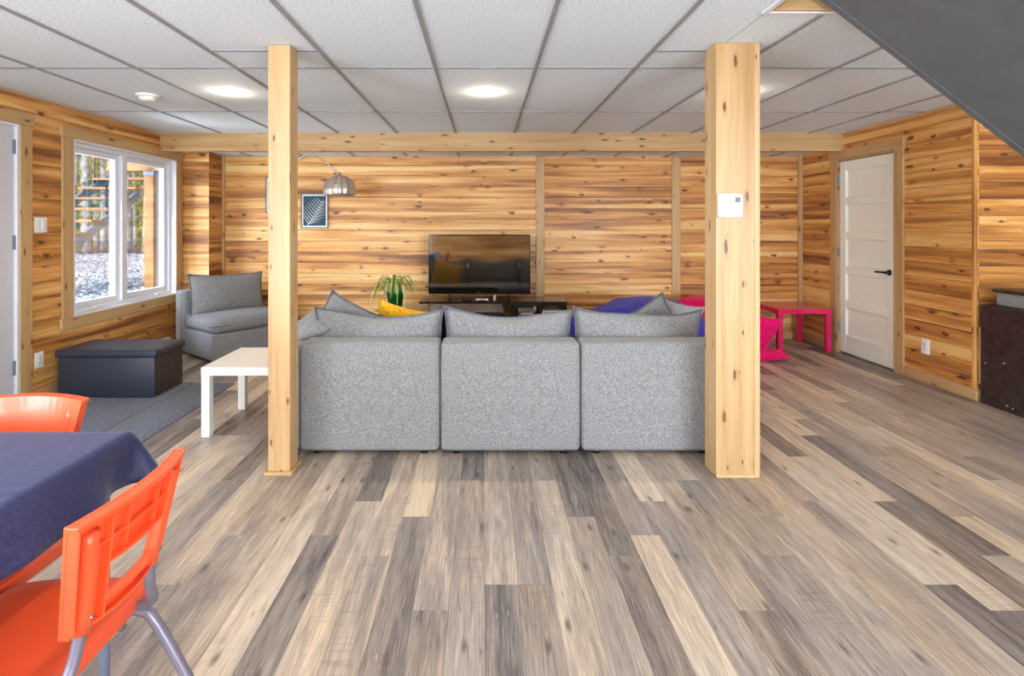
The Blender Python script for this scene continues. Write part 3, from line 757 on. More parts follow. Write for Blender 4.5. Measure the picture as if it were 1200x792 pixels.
# ================================================================== GREY STAIRS
stx = thing('staircase', 'grey painted boxed staircase descending to the right overhead', 'staircase', (4.38, 1.83, 0))
sl = .773; ya, yb = -.48, .455
def zl(x): return -sl*(x)       # soffit height above floor, local x (0 at the foot)
xt = -3.105
m = MB(); t_ = .16
P = [(-0.0, ya, 0), (-0.0, yb, 0), (xt, yb, zl(xt)), (xt, ya, zl(xt))]
m.poly8([(0, ya+.03, .0), (0, yb-.03, .0), (xt, yb-.03, zl(xt)), (xt, ya+.03, zl(xt)), (0.0, ya+.03, .02), (0.0, yb-.03, .02), (xt, yb-.03, zl(xt)+.02), (xt, ya+.03, zl(xt)+.02)], 0, (0, 0), .5)
m.build('soffit_panel', M['stairgrey'], stx)
for (a, b2) in ((ya, ya+.03), (yb-.03, yb)):
    m = MB(); m.poly8([(-.0, a, .0), (.38, a, .0), (.38, b2, .0), (-.0, b2, .0), (xt, a, zl(xt)-.008), (xt, a, zl(xt)+.30), (xt, b2, zl(xt)+.30), (xt, b2, zl(xt)-.008)], 0, (0, 0), .5)
    m.build('stringer', M['stairgrey'], stx)
nst = 15
for i in range(1, nst):
    z = i*.205; xx = .37 - z/sl
    if xx < xt+.32: break
    box1('tread', xx-.27, xx+.01, ya+.03, yb-.03, z-.035, z, M['pale'], stx, 1, .5, .004)
    box1('riser', xx-.015, xx-.0, ya+.03, yb-.03, max(z-.205, 0.001), z-.0355, M['white'], stx, 1)

# ================================================================== SOFA
def pillow_parts(parent, w, h, t, loc, rot, mat, pip, seed=0, sag=0.02, ear=0.018, asym=0.0, nx=18, nz=12, names=('cushion', 'piping')):
    rr = random.Random(seed)
    bm = bmesh.new(); F, B, per = {}, {}, {}
    def shape(u, v):
        a = 1-abs(u)**3.2; b_ = 1-abs(v)**3.0
        th = t/2*(max(a, 0)*max(b_, 0))**.55
        x = u*w/2*(1 - .035*(1-v*v)*abs(u)**3); z = v*h/2*(1 - .05*(1-u*u)*abs(v)**3)
        x += math.copysign(ear, u)*(abs(u)*abs(v))**6; z += math.copysign(ear, v)*(abs(u)*abs(v))**6
        if v > 0: z -= sag*(1-u*u)*v*v*(1+.3*math.sin(3*u+seed))
        if v > 0: z -= asym*u*v*v
        nz_ = noise.noise(V3((u*1.7+seed, v*1.7, seed*.7)))*t*.12*max(a, 0)*max(b_, 0)
        nz_ += abs(noise.noise(V3((u*4+seed, v*3, 3.1))))*t*.06*max(a, 0)*max(b_, 0)
        return x, z, th, nz_
    for i in range(nx+1):
        for j in range(nz+1):
            u, v = 2*i/nx-1, 2*j/nz-1
            u = math.sin(u*PI/2)*.35+u*.65; v = math.sin(v*PI/2)*.35+v*.65
            x, z, th, nn = shape(u, v)
            edge = i in (0, nx) or j in (0, nz)
            F[i, j] = bm.verts.new((x, -th+nn, z)); B[i, j] = F[i, j] if edge else bm.verts.new((x, th+nn, z))
    for i in range(nx):
        for j in range(nz):
            bm.faces.new((F[i,j], F[i+1,j], F[i+1,j+1], F[i,j+1]))
            bm.faces.new((B[i,j+1], B[i+1,j+1], B[i+1,j], B[i,j]))
    loop = [F[i,0].co.copy() for i in range(nx)] + [F[nx,j].co.copy() for j in range(nz)] + [F[i,nz].co.copy() for i in range(nx, 0, -1)] + [F[0,j].co.copy() for j in range(nz, 0, -1)]
    c = bm_obj(names[0], bm, mat, parent); c.location = loc; c.rotation_euler = rot
    if pip:
        bm = bmesh.new(); tube_bm(bm, loop+[loop[0]], .0065, 6, True, 0)
        p = bm_obj(names[1], bm, pip, c)
    return c
def sofa_section(name, label, loc, rotz, group, seed, cush_w=.778, ctop=-.008, sag=.038, ear=.006, asym=.010):
    """local: back along -y side, seat faces +y; origin at floor under back centre"""
    t = thing(name, label, 'sofa', loc, rotz, group)
    w = .788
    rbox('back_frame', -w/2, w/2, 0, .19, .026, .638, .028, M['grey_fabric'], t, 4, puff=.004, sub=6)
    rbox('seat_base', -w/2, w/2, .192, .80, .026, .275, .02, M['grey_fabric'], t, 3, puff=.003, sub=4)
    s = rbox('seat_cushion', -w/2+.002, w/2-.002, .195, .815, .28, .42, .05, M['grey_fabric'], t, 5, puff=.018, sub=8)
    bm = bmesh.new(); q = [(-w/2, .22, .35), (-w/2, .80, .35), (-w/2+.02, .822, .35), (w/2-.02, .822, .35), (w/2, .80, .35), (w/2, .22, .35)]
    tube_bm(bm, q, .006, 6, True, 0); bm_obj('seat_piping', bm, M['piping'], s)
    pillow_parts(t, cush_w, .40, .20, (0, .31, .595+ctop), Euler((math.radians(8), 0, 0)), M['grey_fabric'], M['piping'], seed, sag=sag, ear=ear, asym=asym, names=('back_cushion', 'cushion_piping'))
    for (x, y) in ((-w/2+.09, .06), (w/2-.09, .06), (-w/2+.09, .72), (w/2-.09, .72)):
        lathe('foot', [(0, 0), (.022, 0), (.026, .027), (0, .027)], M['black'], t, 14, (x, y, 0))
    return t
G = 'grey sofa sections in a row behind the posts'
sofa_section('sofa_section', 'grey fabric sofa section seen from behind, leftmost, beside the slim post', (-.646, 3.0, 0), 0, G, 1)
sofa_section('sofa_section', 'grey fabric sofa section seen from behind, middle of the row', (.150, 3.0, 0), 0, G, 2)
sofa_section('sofa_section', 'grey fabric sofa section seen from behind, partly hidden by the wide post', (.946, 3.0, 0), 0, G, 5)
arm = thing('end_unit', 'low grey fabric armrest block at the left end of the sofa', 'sofa', (-1.108, 3.4, 0))
rbox('arm_block', -.064, .064, -.38, .40, .026, .60, .028, M['grey_fabric'], arm, 4, puff=.004, sub=4)
for (x, y) in ((-.04, -.3), (.04, .3)): lathe('foot', [(0, 0), (.022, 0), (.026, .027), (0, .027)], M['black'], arm, 14, (x, y, 0))

def throw(name, label, w, h, t, loc, rot, mat, pip, seed, group=None, cat='cushion'):
    o = thing(name, label, cat, loc, 0, group, rot)
    pillow_parts(o, w, h, t, (0, 0, 0), Euler((0, 0, 0)), mat, pip, seed, sag=.01, ear=.012, nx=14, nz=14, names=('cover', 'piping'))
    return o
rd = math.radians
throw('throw_cushion', 'pale grey cushion slumped over the left sofa armrest', .40, .30, .14, (-1.08, 3.42, .66), Euler((rd(75), rd(-8), rd(90))), M['grey_fabric'], None, 11)
throw('throw_cushion', 'grey cushion with one corner up at the left end of the sofa', .42, .42, .15, (-.93, 3.60, .585), Euler((rd(16), rd(28), rd(20))), M['grey_fabric'], M['piping'], 12)
throw('throw_cushion', 'mustard yellow cushion peeking over the left sofa back', .42, .42, .14, (-.55, 3.70, .548), Euler((rd(14), rd(12), rd(0))), M['yellow'], None, 13)
throw('throw_cushion', 'pale grey cushion with raised corner before the blue bean bag', .40, .40, .13, (1.12, 3.62, .57), Euler((rd(14), rd(-30), rd(-12))), M['grey_fabric'], M['piping'], 14)
throw('throw_cushion', 'flatter grey cushion behind the right end of the sofa', .36, .36, .12, (1.34, 3.78, .600), Euler((rd(20), rd(14), rd(10))), M['grey_fabric'], None, 15)

# armchair section in the corner
A = V3((-2.536, 4.96, 0)); AB = V3((-.786, .618, 0)); AD = V3((.618, .786, 0))
mid = A + AB*.80 + AD*.40
ac = sofa_section('armchair_section', 'grey armless lounge seat in the corner under the window', (mid.x, mid.y, 0), math.atan2(-AB.y, -AB.x)-PI/2, None, 8, cush_w=.76, ctop=.0, sag=.008, ear=.010, asym=-.012)
ac['category'] = 'armchair'

# ================================================================== FURNITURE
def lack(name, label, x0, x1, y0, y1, h, mat):
    t = thing(name, label, 'table', ((x0+x1)/2, (y0+y1)/2, 0)); a, b2 = (x1-x0)/2, (y1-y0)/2
    box1('tabletop', -a, a, -b2, b2, h-.05, h, mat, t, bevel=.0015)
    for sx in (-1, 1):
        for sy in (-1, 1):
            x = sx*(a-.026); y = sy*(b2-.026)
            box1('leg', x-.025, x+.025, y-.025, y+.025, 0, h-.0502, mat, t, bevel=.0015)
    return t
lack('side_table', 'square glossy white side table behind the slim post', -1.735, -1.185, 3.27, 3.81, .428, M['white'])
lack('side_table', 'square magenta pink side table in the corner by the white door', 3.02, 3.57, 5.47, 6.02, .44, M['pinklac'])

ot = thing('storage_ottoman', 'dark slate folding storage ottoman with loose lid under the window', 'ottoman', (-2.828, 4.18, 0))
rbox('box_body', -.362, .362, -.188, .188, .006, .305, .006, M['ottoman'], ot, 2)
rbox('lid', -.378, .378, -.203, .203, .300, .358, .014, M['ottoman'], ot, 3, puff=.008, sub=6)
# dark right flank panel, as in the photo
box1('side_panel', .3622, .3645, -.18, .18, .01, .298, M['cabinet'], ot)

def matrug(name, label, x0, x1, y0, y1, z):
    t = thing(name, label, 'mat', ((x0+x1)/2, (y0+y1)/2, 0)); a, b2 = (x1-x0)/2, (y1-y0)/2
    rbox('pile', -a+.012, a-.012, -b2+.012, b2-.012, z+.0005, z+.008, .003, M['rug'], t, 1)
    m = MB()
    for (p, q, r, s) in ((-a, a, -b2, -b2+.012), (-a, a, b2-.012, b2), (-a, -a+.012, -b2+.012, b2-.012), (a-.012, a, -b2+.012, b2-.012)): m.box(p, q, r, s, z+.0005, z+.006)
    m.build('rubber_edge', M['piping'], t)
matrug('floor_mat', 'long charcoal floor mat nearest the white side table', -2.386, -2.04, 2.7, 4.37, 0)
matrug('floor_mat', 'charcoal floor mat under the ottoman beside the left door', -3.18, -2.392, 2.7, 4.40, 0)
ot.location.z = .009

# dark cabinet at the right with grey bin on top
cb = thing('dark_cabinet', 'worn dark brown cabinet standing at the right edge by the recess', 'cabinet', (4.0, 3.60, 0))
box1('side_panel', -.36, -.335, -.31, .31, 0, .72, M['cabinet'], cb, bevel=.002)
box1('side_panel', .335, .36, -.31, .31, 0, .72, M['cabinet'], cb, bevel=.002)
box1('cabinet_top', -.334, .334, -.31, .31, .695, .72, M['cabinet'], cb, bevel=.002)
box1('back_panel', -.334, .334, .29, .31, .0, .694, M['cabinet'], cb)
box1('shelf', -.334, .334, -.30, .289, .34, .36, M['cabinet'], cb)
box1('bottom_panel', -.334, .334, -.30, .289, .03, .05, M['cabinet'], cb)
for (y, z, s_) in ((.13, .335, .007), (.11, .045, .009), (.07, .038, .006), (.27, .30, .004)):
    box1('worn_chip', -.3612, -.3598, y-s_, y+s_, z-.004, z+.004, M['chip'], cb)
bi = thing('storage_bin', 'grey rounded plastic bin with dark lid on the dark cabinet', 'box', (3.92, 3.62, .7205))
rbox('bin_body', -.22, .22, -.27, .24, 0, .10, .02, M['bin'], bi, 4)
rbox('lid', -.235, .235, -.285, .255, .098, .122, .008, M['cabinet'], bi, 2)
rbox('clip', -.245, -.234, -.11, -.05, .05, .118, .003, M['plasticw'], bi, 1)

# ---- TV stand
tvs = thing('tv_stand', 'black-brown low television bench against the pine wall', 'tv stand', (.096, 5.82, 0))
BW = M['blackwood']; hw = .775
box1('top_slab', -hw, hw, -.23, .21, .455, .50, BW, tvs, bevel=.0015)
box1('bottom_slab', -hw, hw, -.23, .21, .03, .07, BW, tvs, bevel=.0015)
for (x, wd) in ((-hw, .045), (.205, .045), (.475, .035), (hw-.045, .045)):
    box1('upright', x, x+wd, -.229, .20, .0705, .4545, BW, tvs)
box1('shelf', .252, .474, -.22, .20, .245, .262, BW, tvs); box1('shelf', .511, .729, -.22, .20, .245, .262, BW, tvs)
box1('shelf', -.729, .204, -.22, .20, .20, .22, BW, tvs)
for x in (-.7, .7): box1('foot', x-.04, x+.04, -.2, .18, 0, .03, M['black'], tvs)
cr = random.Random(3)
cols = [(210,204,196),(150,40,40),(60,70,96),(226,222,214),(96,110,130),(190,176,150),(44,44,52),(170,66,50),(120,140,150),(236,232,224)]
cm = [plain('case_colour_%d' % i, c, .4, noise_amt=.1, noise_scale=90) for i, c in enumerate(cols)]
names = ['white', 'dark red', 'navy', 'ivory', 'steel blue', 'tan', 'black', 'rust red', 'grey blue', 'cream']
word = ['lowest', 'second lowest', 'third lowest', 'fourth lowest', 'fifth', 'sixth', 'seventh', 'eighth', 'second from top', 'topmost']
for i in range(10):
    z = .2625 + i*.0158; k = i
    t = thing('disc_case', '%s disc case, %s of the stack in the left bench cubby' % (names[k], word[i]), 'disc case', (.096+.364+cr.uniform(-.008, .008), 5.70+cr.uniform(-.01, .012), z), cr.uniform(-.04, .04), 'disc cases stacked in the television bench')
    box1('case_shell', -.095, .095, -.068, .068, 0, .0145, cm[k], t, bevel=.002)
    box1('spine_label', -.07, .07, -.0692, -.0682, .003, .0115, cm[(k+3) % 10], t)
bk = [((236,206,60), 'yellow'), ((214,180,50), 'mustard'), ((228,196,84), 'pale yellow'), ((240,236,220), 'cream'), ((236,204,56), 'bright yellow'), ((238,236,230), 'white')]
z = .2625
wrd = ['lowest', 'second lowest', 'third', 'fourth', 'second from top', 'topmost']
for i, (c, nm) in enumerate(bk):
    th_ = [.030, .026, .024, .020, .022, .016][i]
    t = thing('book', '%s paperback book, %s of the pile in the right bench cubby' % (nm, wrd[i]), 'book', (.096+.62+cr.uniform(-.008, .008), 5.70, z), cr.uniform(-.05, .05), 'books piled in the television bench')
    mt = plain('book_cover_%d' % i, c, .5, noise_amt=.05)
    m = MB(); m.box(-.098, .098, -.07, .07, 0, .002); m.box(-.098, .098, -.07, .07, th_-.003, th_-.001); m.box(-.098, .098, -.07, -.067, .002, th_-.003); m.build('cover', mt, t)
    box1('pages', -.095, .096, -.0665, .068, .0021, th_-.0031, M['mat'], t); z += th_
t = thing('disc_spool', 'small white round tub standing above the disc cases', 'box', (.096+.444, 5.64, .4215-.001))
t.location.z = .2625+10*.0158; lathe('tub', [(0, 0), (.016, 0), (.018, .022), (.015, .026), (0, .026)], M['white'], t, 18)
tube('cable_bundle', [(-.35, .195, .45), (-.30, .20, .40), (-.22, .20, .445), (-.15, .20, .39), (-.02, .20, .45), (.05, .20, .38), (.10, .2, .45)], .004, M['black'], tvs, 6)

# ---- television
tv = thing('television', 'large black flat-screen television on two short feet on the bench', 'television', (-.048, 5.80, .50))
tw = .552
rbox('tv_body', -tw, tw, -.012, .03, .055, .70, .006, M['tvblack'], tv, 2)
rbox('rear_housing', -.40, .40, .031, .07, .10, .45, .015, M['black'], tv, 2)
m = MB()
m.box(-tw, tw, -.017, -.0125, .688, .70); m.box(-tw, tw, -.017, -.0125, .055, .080); m.box(-tw, -tw+.012, -.017, -.0125, .0805, .6875); m.box(tw-.012, tw, -.017, -.0125, .0805, .6875)
bz = m.build('bezel', M['tvblack'], tv, .001)
scr = plain('tv_screen_glass', (22, 20, 20), .05, noise_amt=.0, spec=1.0, coat=1.0)
scr.node_tree.nodes['Principled BSDF'].inputs['IOR'].default_value = 1.8
scr.node_tree.nodes['Principled BSDF'].inputs['Coat Roughness'].default_value = .03
box1('screen', -tw+.0125, tw-.0125, -.0145, -.0126, .0805, .6875, scr, tv)
box1('maker_plate', -.02, .02, -.0178, -.0171, .064, .071, M['chrome'], bz)
for x in (-.32, .32):
    tube('foot', [(x, -.0, .06), (x, -.005, .02), (x, -.09, .006)], .008, M['black'], tv, 8, 1)
    tube('foot', [(x, .01, .06), (x, .02, .02), (x, .09, .006)], .008, M['black'], tv, 8, 1)
def small(name, label, cat, x, y, w, d, h, mat, part='case', part2=None):
    t = thing(name, label, cat, (x, y, .5005)); rbox(part, -w/2, w/2, -d/2, d/2, 0, h, min(h, w)*.2, mat, t, 2)
    if part2: box1(part2, -w*.4, w*.4, -d/2-.001, -d/2+.0005, h*.35, h*.6, M['black'], t)
    return t
small('media_box', 'small silver media player box under the television', 'media player', -.08+.06, 5.655, .14, .10, .026, M['chrome'], 'case', 'front_window')
g = thing('game_controller', 'black game controller lying on the bench left of the silver box', 'controller', (-.18, 5.65, .5005))
rbox('grip_body', -.06, .06, -.03, .03, 0, .022, .009, M['black'], g, 3); lathe('stick', [(.0, .022), (.006, .022), (.008, .032), (0, .034)], M['black'], g, 10)
g = thing('webcam', 'small black webcam on a round foot at the left of the television', 'camera', (-.36, 5.64, .5005))
lathe('foot', [(0, 0), (.022, 0), (.02, .006), (.006, .01), (.006, .018), (0, .018)], M['black'], g, 16); rbox('camera_head', -.02, .02, -.015, .015, .018, .042, .006, M['black'], g, 2)
g = thing('spray_bottle', 'tiny pinkish white bottle right of the silver media box', 'bottle', (.115, 5.66, .5005))
lathe('bottle_body', [(0, 0), (.014, 0), (.015, .01), (.015, .038), (.008, .044), (.008, .05), (0, .05)], plain('blush_plastic', (216, 176, 160), .4), g, 16); lathe('cap', [(.009, .05), (.009, .06), (0, .06)], M['white'], g, 14)

# ---- coffee table (dark, pale front edge)
ct = thing('coffee_table', 'long dark coffee table with pale front edge strip behind the sofa', 'table', (-.348, 4.88, 0))
box1('tabletop', -.52, .52, -.22, .22, .505, .55, BW, ct, bevel=.001)
box1('edge_strip', -.52, .52, -.2225, -.2203, .540, .5505, M['chrome'], ct)
box1('side_panel', -.52, -.475, -.215, .215, 0, .5045, BW, ct); box1('side_panel', .475, .52, -.215, .215, 0, .5045, BW, ct)
box1('divider', .29, .31, -.21, .21, .2, .5045, M['cabinet'], ct); box1('shelf', -.474, .474, -.21, .21, .18, .2, BW, ct); box1('back_panel', -.474, .474, .20, .214, .2005, .5045, BW, ct)

# ---- spider plant
pl = thing('potted_plant', 'spider plant with arching striped leaves in a green pot on the dark table', 'plant', (-.80, 4.82, .5505))
lathe('pot', [(0, 0), (.058, 0), (.076, .125), (.084, .125), (.084, .148), (.076, .148), (.072, .13), (0, .13)], M['green'], pl, 32)
lathe('soil', [(0, .132), (.072, .132)], M['soil'], pl, 24)
pr = random.Random(5)
def leaf_strip(name, pts, w, mat, parent):
    bm = bmesh.new(); L_, C_, R_ = [], [], []
    pts = [V3(p) for p in pts]
    for _ in range(2):
        q = [pts[0]]
        for a, b2 in zip(pts, pts[1:]): q += [a*.75+b2*.25, a*.25+b2*.75]
        q.append(pts[-1]); pts = q
    n = len(pts)
    for i, p in enumerate(pts):
        t = (pts[min(i+1, n-1)]-pts[max(i-1, 0)]).normalized(); s = t.cross(Z_)
        s = s.normalized() if s.length > 1e-3 else X_
        ww = w*(1-(i/(n-1))**2)*.5+.0006; nn = s.cross(t)
        L_.append(bm.verts.new(p - s*ww + nn*ww*.4)); C_.append(bm.verts.new(p)); R_.append(bm.verts.new(p + s*ww + nn*ww*.4))
    for i in range(n-1):
        bm.faces.new((L_[i], C_[i], C_[i+1], L_[i+1])); bm.faces.new((C_[i], R_[i], R_[i+1], C_[i+1]))
    return bm_obj(name, bm, mat, parent)
for i in range(64):
    a = pr.uniform(0, 2*PI); l = pr.uniform(.12, .30); up = pr.uniform(.05, .17); dr = pr.uniform(-.02, .15) if l > .18 else 0
    d = V3((math.cos(a), math.sin(a), 0)); b0 = V3((0, 0, .13)) + d*.02
    leaf_strip('leaf', [b0, b0+d*l*.2+Z_*up*.8, b0+d*l*.55+Z_*up*1.05, b0+d*l*.85+Z_*(up*.6-dr*.4), b0+d*l+Z_*(up*.2-dr)], pr.uniform(.010, .017), M['spider'] if pr.random() < .65 else M['spiderpale'], pl)
leaf_strip('leaf', [(.02, -.02, .13), (.06, -.10, .22), (.10, -.20, .20), (.125, -.26, .08), (.11, -.275, -.06)], .013, M['spiderpale'], pl)

# ---- arc lamp
al = thing('arc_floor_lamp', 'arc floor lamp with ribbed silver dome shade above the corner seat', 'floor lamp', (-2.06, 5.40, 0))
lathe('base', [(0, 0), (.125, 0), (.13, .012), (.12, .028), (.02, .034), (0, .034)], M['chrome'], al)
tube('arc_pole', [(0, 0, .03), (0, 0, .9), (-.01, 0, 1.55), (.08, 0, 1.88), (.25, 0, 2.03), (.42, 0, 1.98), (.60, 0, 1.815)], .0075, M['chrome'], al, 10, 3)
sx, sz = .60, 1.60
shade_mat, nt, b = new_mat('ribbed_metal_shade'); tc = node(nt, 'ShaderNodeTexCoord')
b.inputs['Base Color'].default_value = lin((206, 194, 184)); b.inputs['Metallic'].default_value = .8; b.inputs['Roughness'].default_value = .32
bm = bmesh.new(); NR = 56; prof = [(.012, .206), (.05, .200), (.095, .180), (.13, .150), (.155, .105), (.165, .06), (.160, .02), (.152, .0)]
rings = []
for (r, z) in prof:
    rings.append([bm.verts.new((sx+(r*(1.0 if k % 4 < 2 else .965 if r > .02 else 1))*math.cos(2*PI*k/NR), r*(1.0 if k % 4 < 2 else .965)*math.sin(2*PI*k/NR), sz+z)) for k in range(NR)])
for A_, B_ in zip(rings, rings[1:]):
    for k in range(NR): bm.faces.new((A_[k], A_[(k+1)%NR], B_[(k+1)%NR], B_[k]))
sh = bm_obj('lamp_shade', bm, shade_mat, al, smooth=False)
md = sh.modifiers.new('thick', 'SOLIDIFY'); md.thickness = .003
slotm = plain('painted_slot_glow', (236, 196, 176), .3, metal=.3)  # pinkish glow of the pierced slots, put in as colour
bm = bmesh.new()
for k in range(14):
    a = 2*PI*k/14
    d = V3((math.cos(a), math.sin(a), 0)); s = V3((-math.sin(a), math.cos(a), 0))
    q = []
    for (r, z) in ((.045, .205), (.095, .184), (.134, .150)):
        for sg in (-1, 1): q.append(bm.verts.new(V3((sx, 0, sz+z)) + d*r + s*sg*(.004+r*.03)))
    bm.faces.new((q[0], q[1], q[3], q[2])); bm.faces.new((q[2], q[3], q[5], q[4]))
bm_obj('shade_slots', bm, slotm, sh)
lathe('socket_cap', [(0, .245), (.012, .24), (.016, .215), (.03, .205)], M['chrome'], al, 18, (sx, 0, sz-.005))
lathe('bulb', [(0, .17), (.012, .165), (.014, .13), (.03, .10), (.032, .075), (.02, .05), (0, .045)], M['white'], al, 18, (sx, 0, sz))

# ---- pictures
def picture(name, label, cx, cz, w, h, leafy):
    t = thing(name, label, 'picture', (cx, YB-.0005, cz)); m = MB(); f = .009
    m.box(-w/2, w/2, -.026, 0, -h/2, -h/2+f); m.box(-w/2, w/2, -.026, 0, h/2-f, h/2); m.box(-w/2, -w/2+f, -.026, 0, -h/2+f, h/2-f); m.box(w/2-f, w/2, -.026, 0, -h/2+f, h/2-f)
    m.build('frame', M['frameg'], t, .001)
    box1('mount', -w/2+f, w/2-f, -.016, -.004, -h/2+f, h/2-f, M['mat'], t)
    pw, ph_ = w/2-.027, h/2-.027
    pr_ = box1('print', -pw, pw, -.0175, -.0162, -ph_, ph_, M['teal'], t)
    if leafy:
        bm = bmesh.new()
        def st(a, b2, c, w0, w1):
            pp = [V3(a), (V3(a)+V3(b2))/2+V3(c), V3(b2)]; q = []
            for i, p in enumerate(pp):
                tt = (pp[min(i+1, 2)]-pp[max(i-1, 0)]).normalized(); n_ = V3((-tt.z, 0, tt.x)); ww = (w0, (w0+w1)/2, w1)[i]
                q += [bm.verts.new(p-n_*ww), bm.verts.new(p+n_*ww)]
            bm.faces.new((q[0], q[1], q[3], q[2])); bm.faces.new((q[2], q[3], q[5], q[4]))
        s0, s1 = V3((-pw*.62, -.0182, -ph_*.97)), V3((pw*.8, -.0182, ph_*.78))
        st(s0, s1, (.008, 0, -.008), .003, .001)
        def cl(p): return V3((max(-pw+.003, min(pw-.003, p.x)), -.0182, max(-ph_+.003, min(ph_-.003, p.z))))
        for i in range(10):
            k = .06+i/10*.9; p = s0.lerp(s1, k) + V3((.008, 0, -.008))*(1-(2*k-1)**2); l = .13*math.sin(PI*min(.95, k*.75+.2))+.02
            st(p, cl(p+V3((-.62*l-.01, 0, .80*l))), (-.004, 0, .002), .0052, .0012)
            st(p, cl(p+V3((.95*l, 0, .10*l+.012))), (.002, 0, .005), .0052, .0012)
        bm_obj('leaf_motif', bm, M['leafprint'], pr_, smooth=False)
    return t
picture('framed_picture', 'grey framed palm leaf print beneath the arc lamp shade', -1.94, 1.466, .31, .395, True)
picture('framed_picture', 'grey framed picture mostly hidden behind the slim post', -2.345, 1.645, .31, .40, True)

# ---- bean bags
def beanbag(name, label, loc, rx, ry, rz, mat, seed, fn=None, rotz=0):
    t = thing(name, label, 'bean bag', loc, rotz)
    bm = bmesh.new(); bmesh.ops.create_icosphere(bm, subdivisions=5, radius=1)
    for v in bm.verts:
        d = v.co.normalized(); p = V3((d.x*rx, d.y*ry, d.z*rz))
        n1 = noise.noise(d*1.6+V3((seed, 0, 0)))*.12 + abs(noise.noise(d*3.5+V3((0, seed, 0))))*.10 + abs(noise.noise(V3((d.x*7, d.y*7, d.z*2.5+seed))))*.035
        p *= 1+n1-.06
        if fn: p = fn(p, d)
        if p.z < -rz*.72: p.z = -rz*.72 + (p.z+rz*.72)*.06
        v.co = p + V3((0, 0, rz*.75))
    zmin = min(v.co.z for v in bm.verts)
    for v in bm.verts: v.co.z -= zmin
    bm_obj('bag', bm, mat, t)
    bm = bmesh.new()
    pts = [V3((math.cos(a)*rx*.5, -ry*.99*abs(math.sin(a))*.2-ry*.8, rz*.75+math.sin(a)*rz*.3)) for a in [PI*i/10 for i in range(11)]]
    return t
beanbag('bean_bag', 'large royal blue bean bag behind the right end of the sofa', (1.40, 4.80, 0), .70, .48, .375, M['blue'], 3.3)
def pk(p, d): return V3((p.x*(1+.25*max(0, -p.z)), p.y, p.z*(1-.35*max(0, p.x))))
beanbag('bean_bag', 'large magenta bean bag between the wide post and the pink table', (2.34, 5.60, 0), .52, .46, .325, M['pink'], 6.1, pk)
throw('floor_cushion', 'magenta floor cushion leaning in front of the pink table leg', .60, .50, .20, (2.46, 5.08, .262), Euler((rd(24), rd(14), rd(6))), M['pink'], None, 21)
def lay(o): return o
throw('floor_cushion', 'flat magenta cushion on the floor beside the pink table leg', .34, .30, .11, (2.71, 5.16, .06), Euler((rd(90), 0, rd(8))), M['pink'], None, 22)
throw('throw_cushion', 'small white cushion lying on the blue bean bag', .24, .20, .08, (1.40, 4.36, .60), Euler((rd(70), 0, rd(10))), M['white_cloth'], None, 23)

# ================================================================== DINING CORNER
TZ = .74; TX0, TX1, TY0, TY1 = -1.98, -.962, .22, 1.452
tb = thing('dining_table', 'table with grey tube legs under a navy cloth at the left edge', 'table', ((TX0+TX1)/2, (TY0+TY1)/2, 0))
a, b2 = (TX1-TX0)/2, (TY1-TY0)/2
box1('tabletop', -a, a, -b2, b2, TZ-.028, TZ-.003, M['gridm'], tb, bevel=.006)
box1('apron', -a+.04, a-.04, b2-.06, b2-.04, TZ-.07, TZ-.0285, M['steel'], tb); box1('apron', a-.06, a-.04, -b2+.04, b2-.061, TZ-.07, TZ-.0285, M['steel'], tb)
for sx_ in (-1, 1):
    for sy in (-1, 1): tube('leg', [(sx_*(a-.035), sy*(b2-.05), 0), (sx_*(a-.035), sy*(b2-.05), TZ-.029)], .0125, M['outgrey'], tb, 12)
# cloth
bm = bmesh.new(); dr = .138; NX, NY = 76, 92; grid = {}
for i in range(NX+1):
    for j in range(NY+1):
        x = -a-dr + (2*a+2*dr)*i/NX; y = -b2-dr + (2*b2+2*dr)*j/NY
        ex, ey = max(0, abs(x)-a), max(0, abs(y)-b2); r = math.hypot(ex, ey)
        cx, cy = max(-a, min(a, x)), max(-b2, min(b2, y)); z = TZ
        if r > 1e-6:
            dx, dy = math.copysign(ex, x)/r, math.copysign(ey, y)/r
            s2 = 2*(ex/r)*(ey/r)
            along = y if ex > ey else x
            wv = (.018*math.sin(along*17+1.2)+.010*math.sin(along*31)) * min(1, r/.09) * (1-s2)
            k = .14+.34*s2
            off = .004 + r*k + wv*(r/dr)
            cx += dx*off; cy += dy*off; z = TZ - math.sqrt(max(0, r*r-(r*k)**2))*(1+.05*math.sin(along*11)) + .002*math.exp(-r/.01)
        else:
            near = min(a-abs(x), b2-abs(y)); z += .0008*noise.noise(V3((x*14, y*5, 0)))
            z += .0035*math.exp(-((x+.02)/.006)**2) + .0025*math.exp(-((y-.28)/.006)**2)
        grid[i, j] = bm.verts.new((cx, cy, z))
for i in range(NX):
    for j in range(NY): bm.faces.new((grid[i,j], grid[i+1,j], grid[i+1,j+1], grid[i,j+1]))
cl_ = bm_obj('tablecloth', bm, M['navy']); cl_.location = ((TX0+TX1)/2, (TY0+TY1)/2, 0)
tag(cl_, 'navy blue cloth with folded creases draped over the dining table', 'tablecloth')
md = cl_.modifiers.new('thick', 'SOLIDIFY'); md.thickness = .0012; md.offset = 1

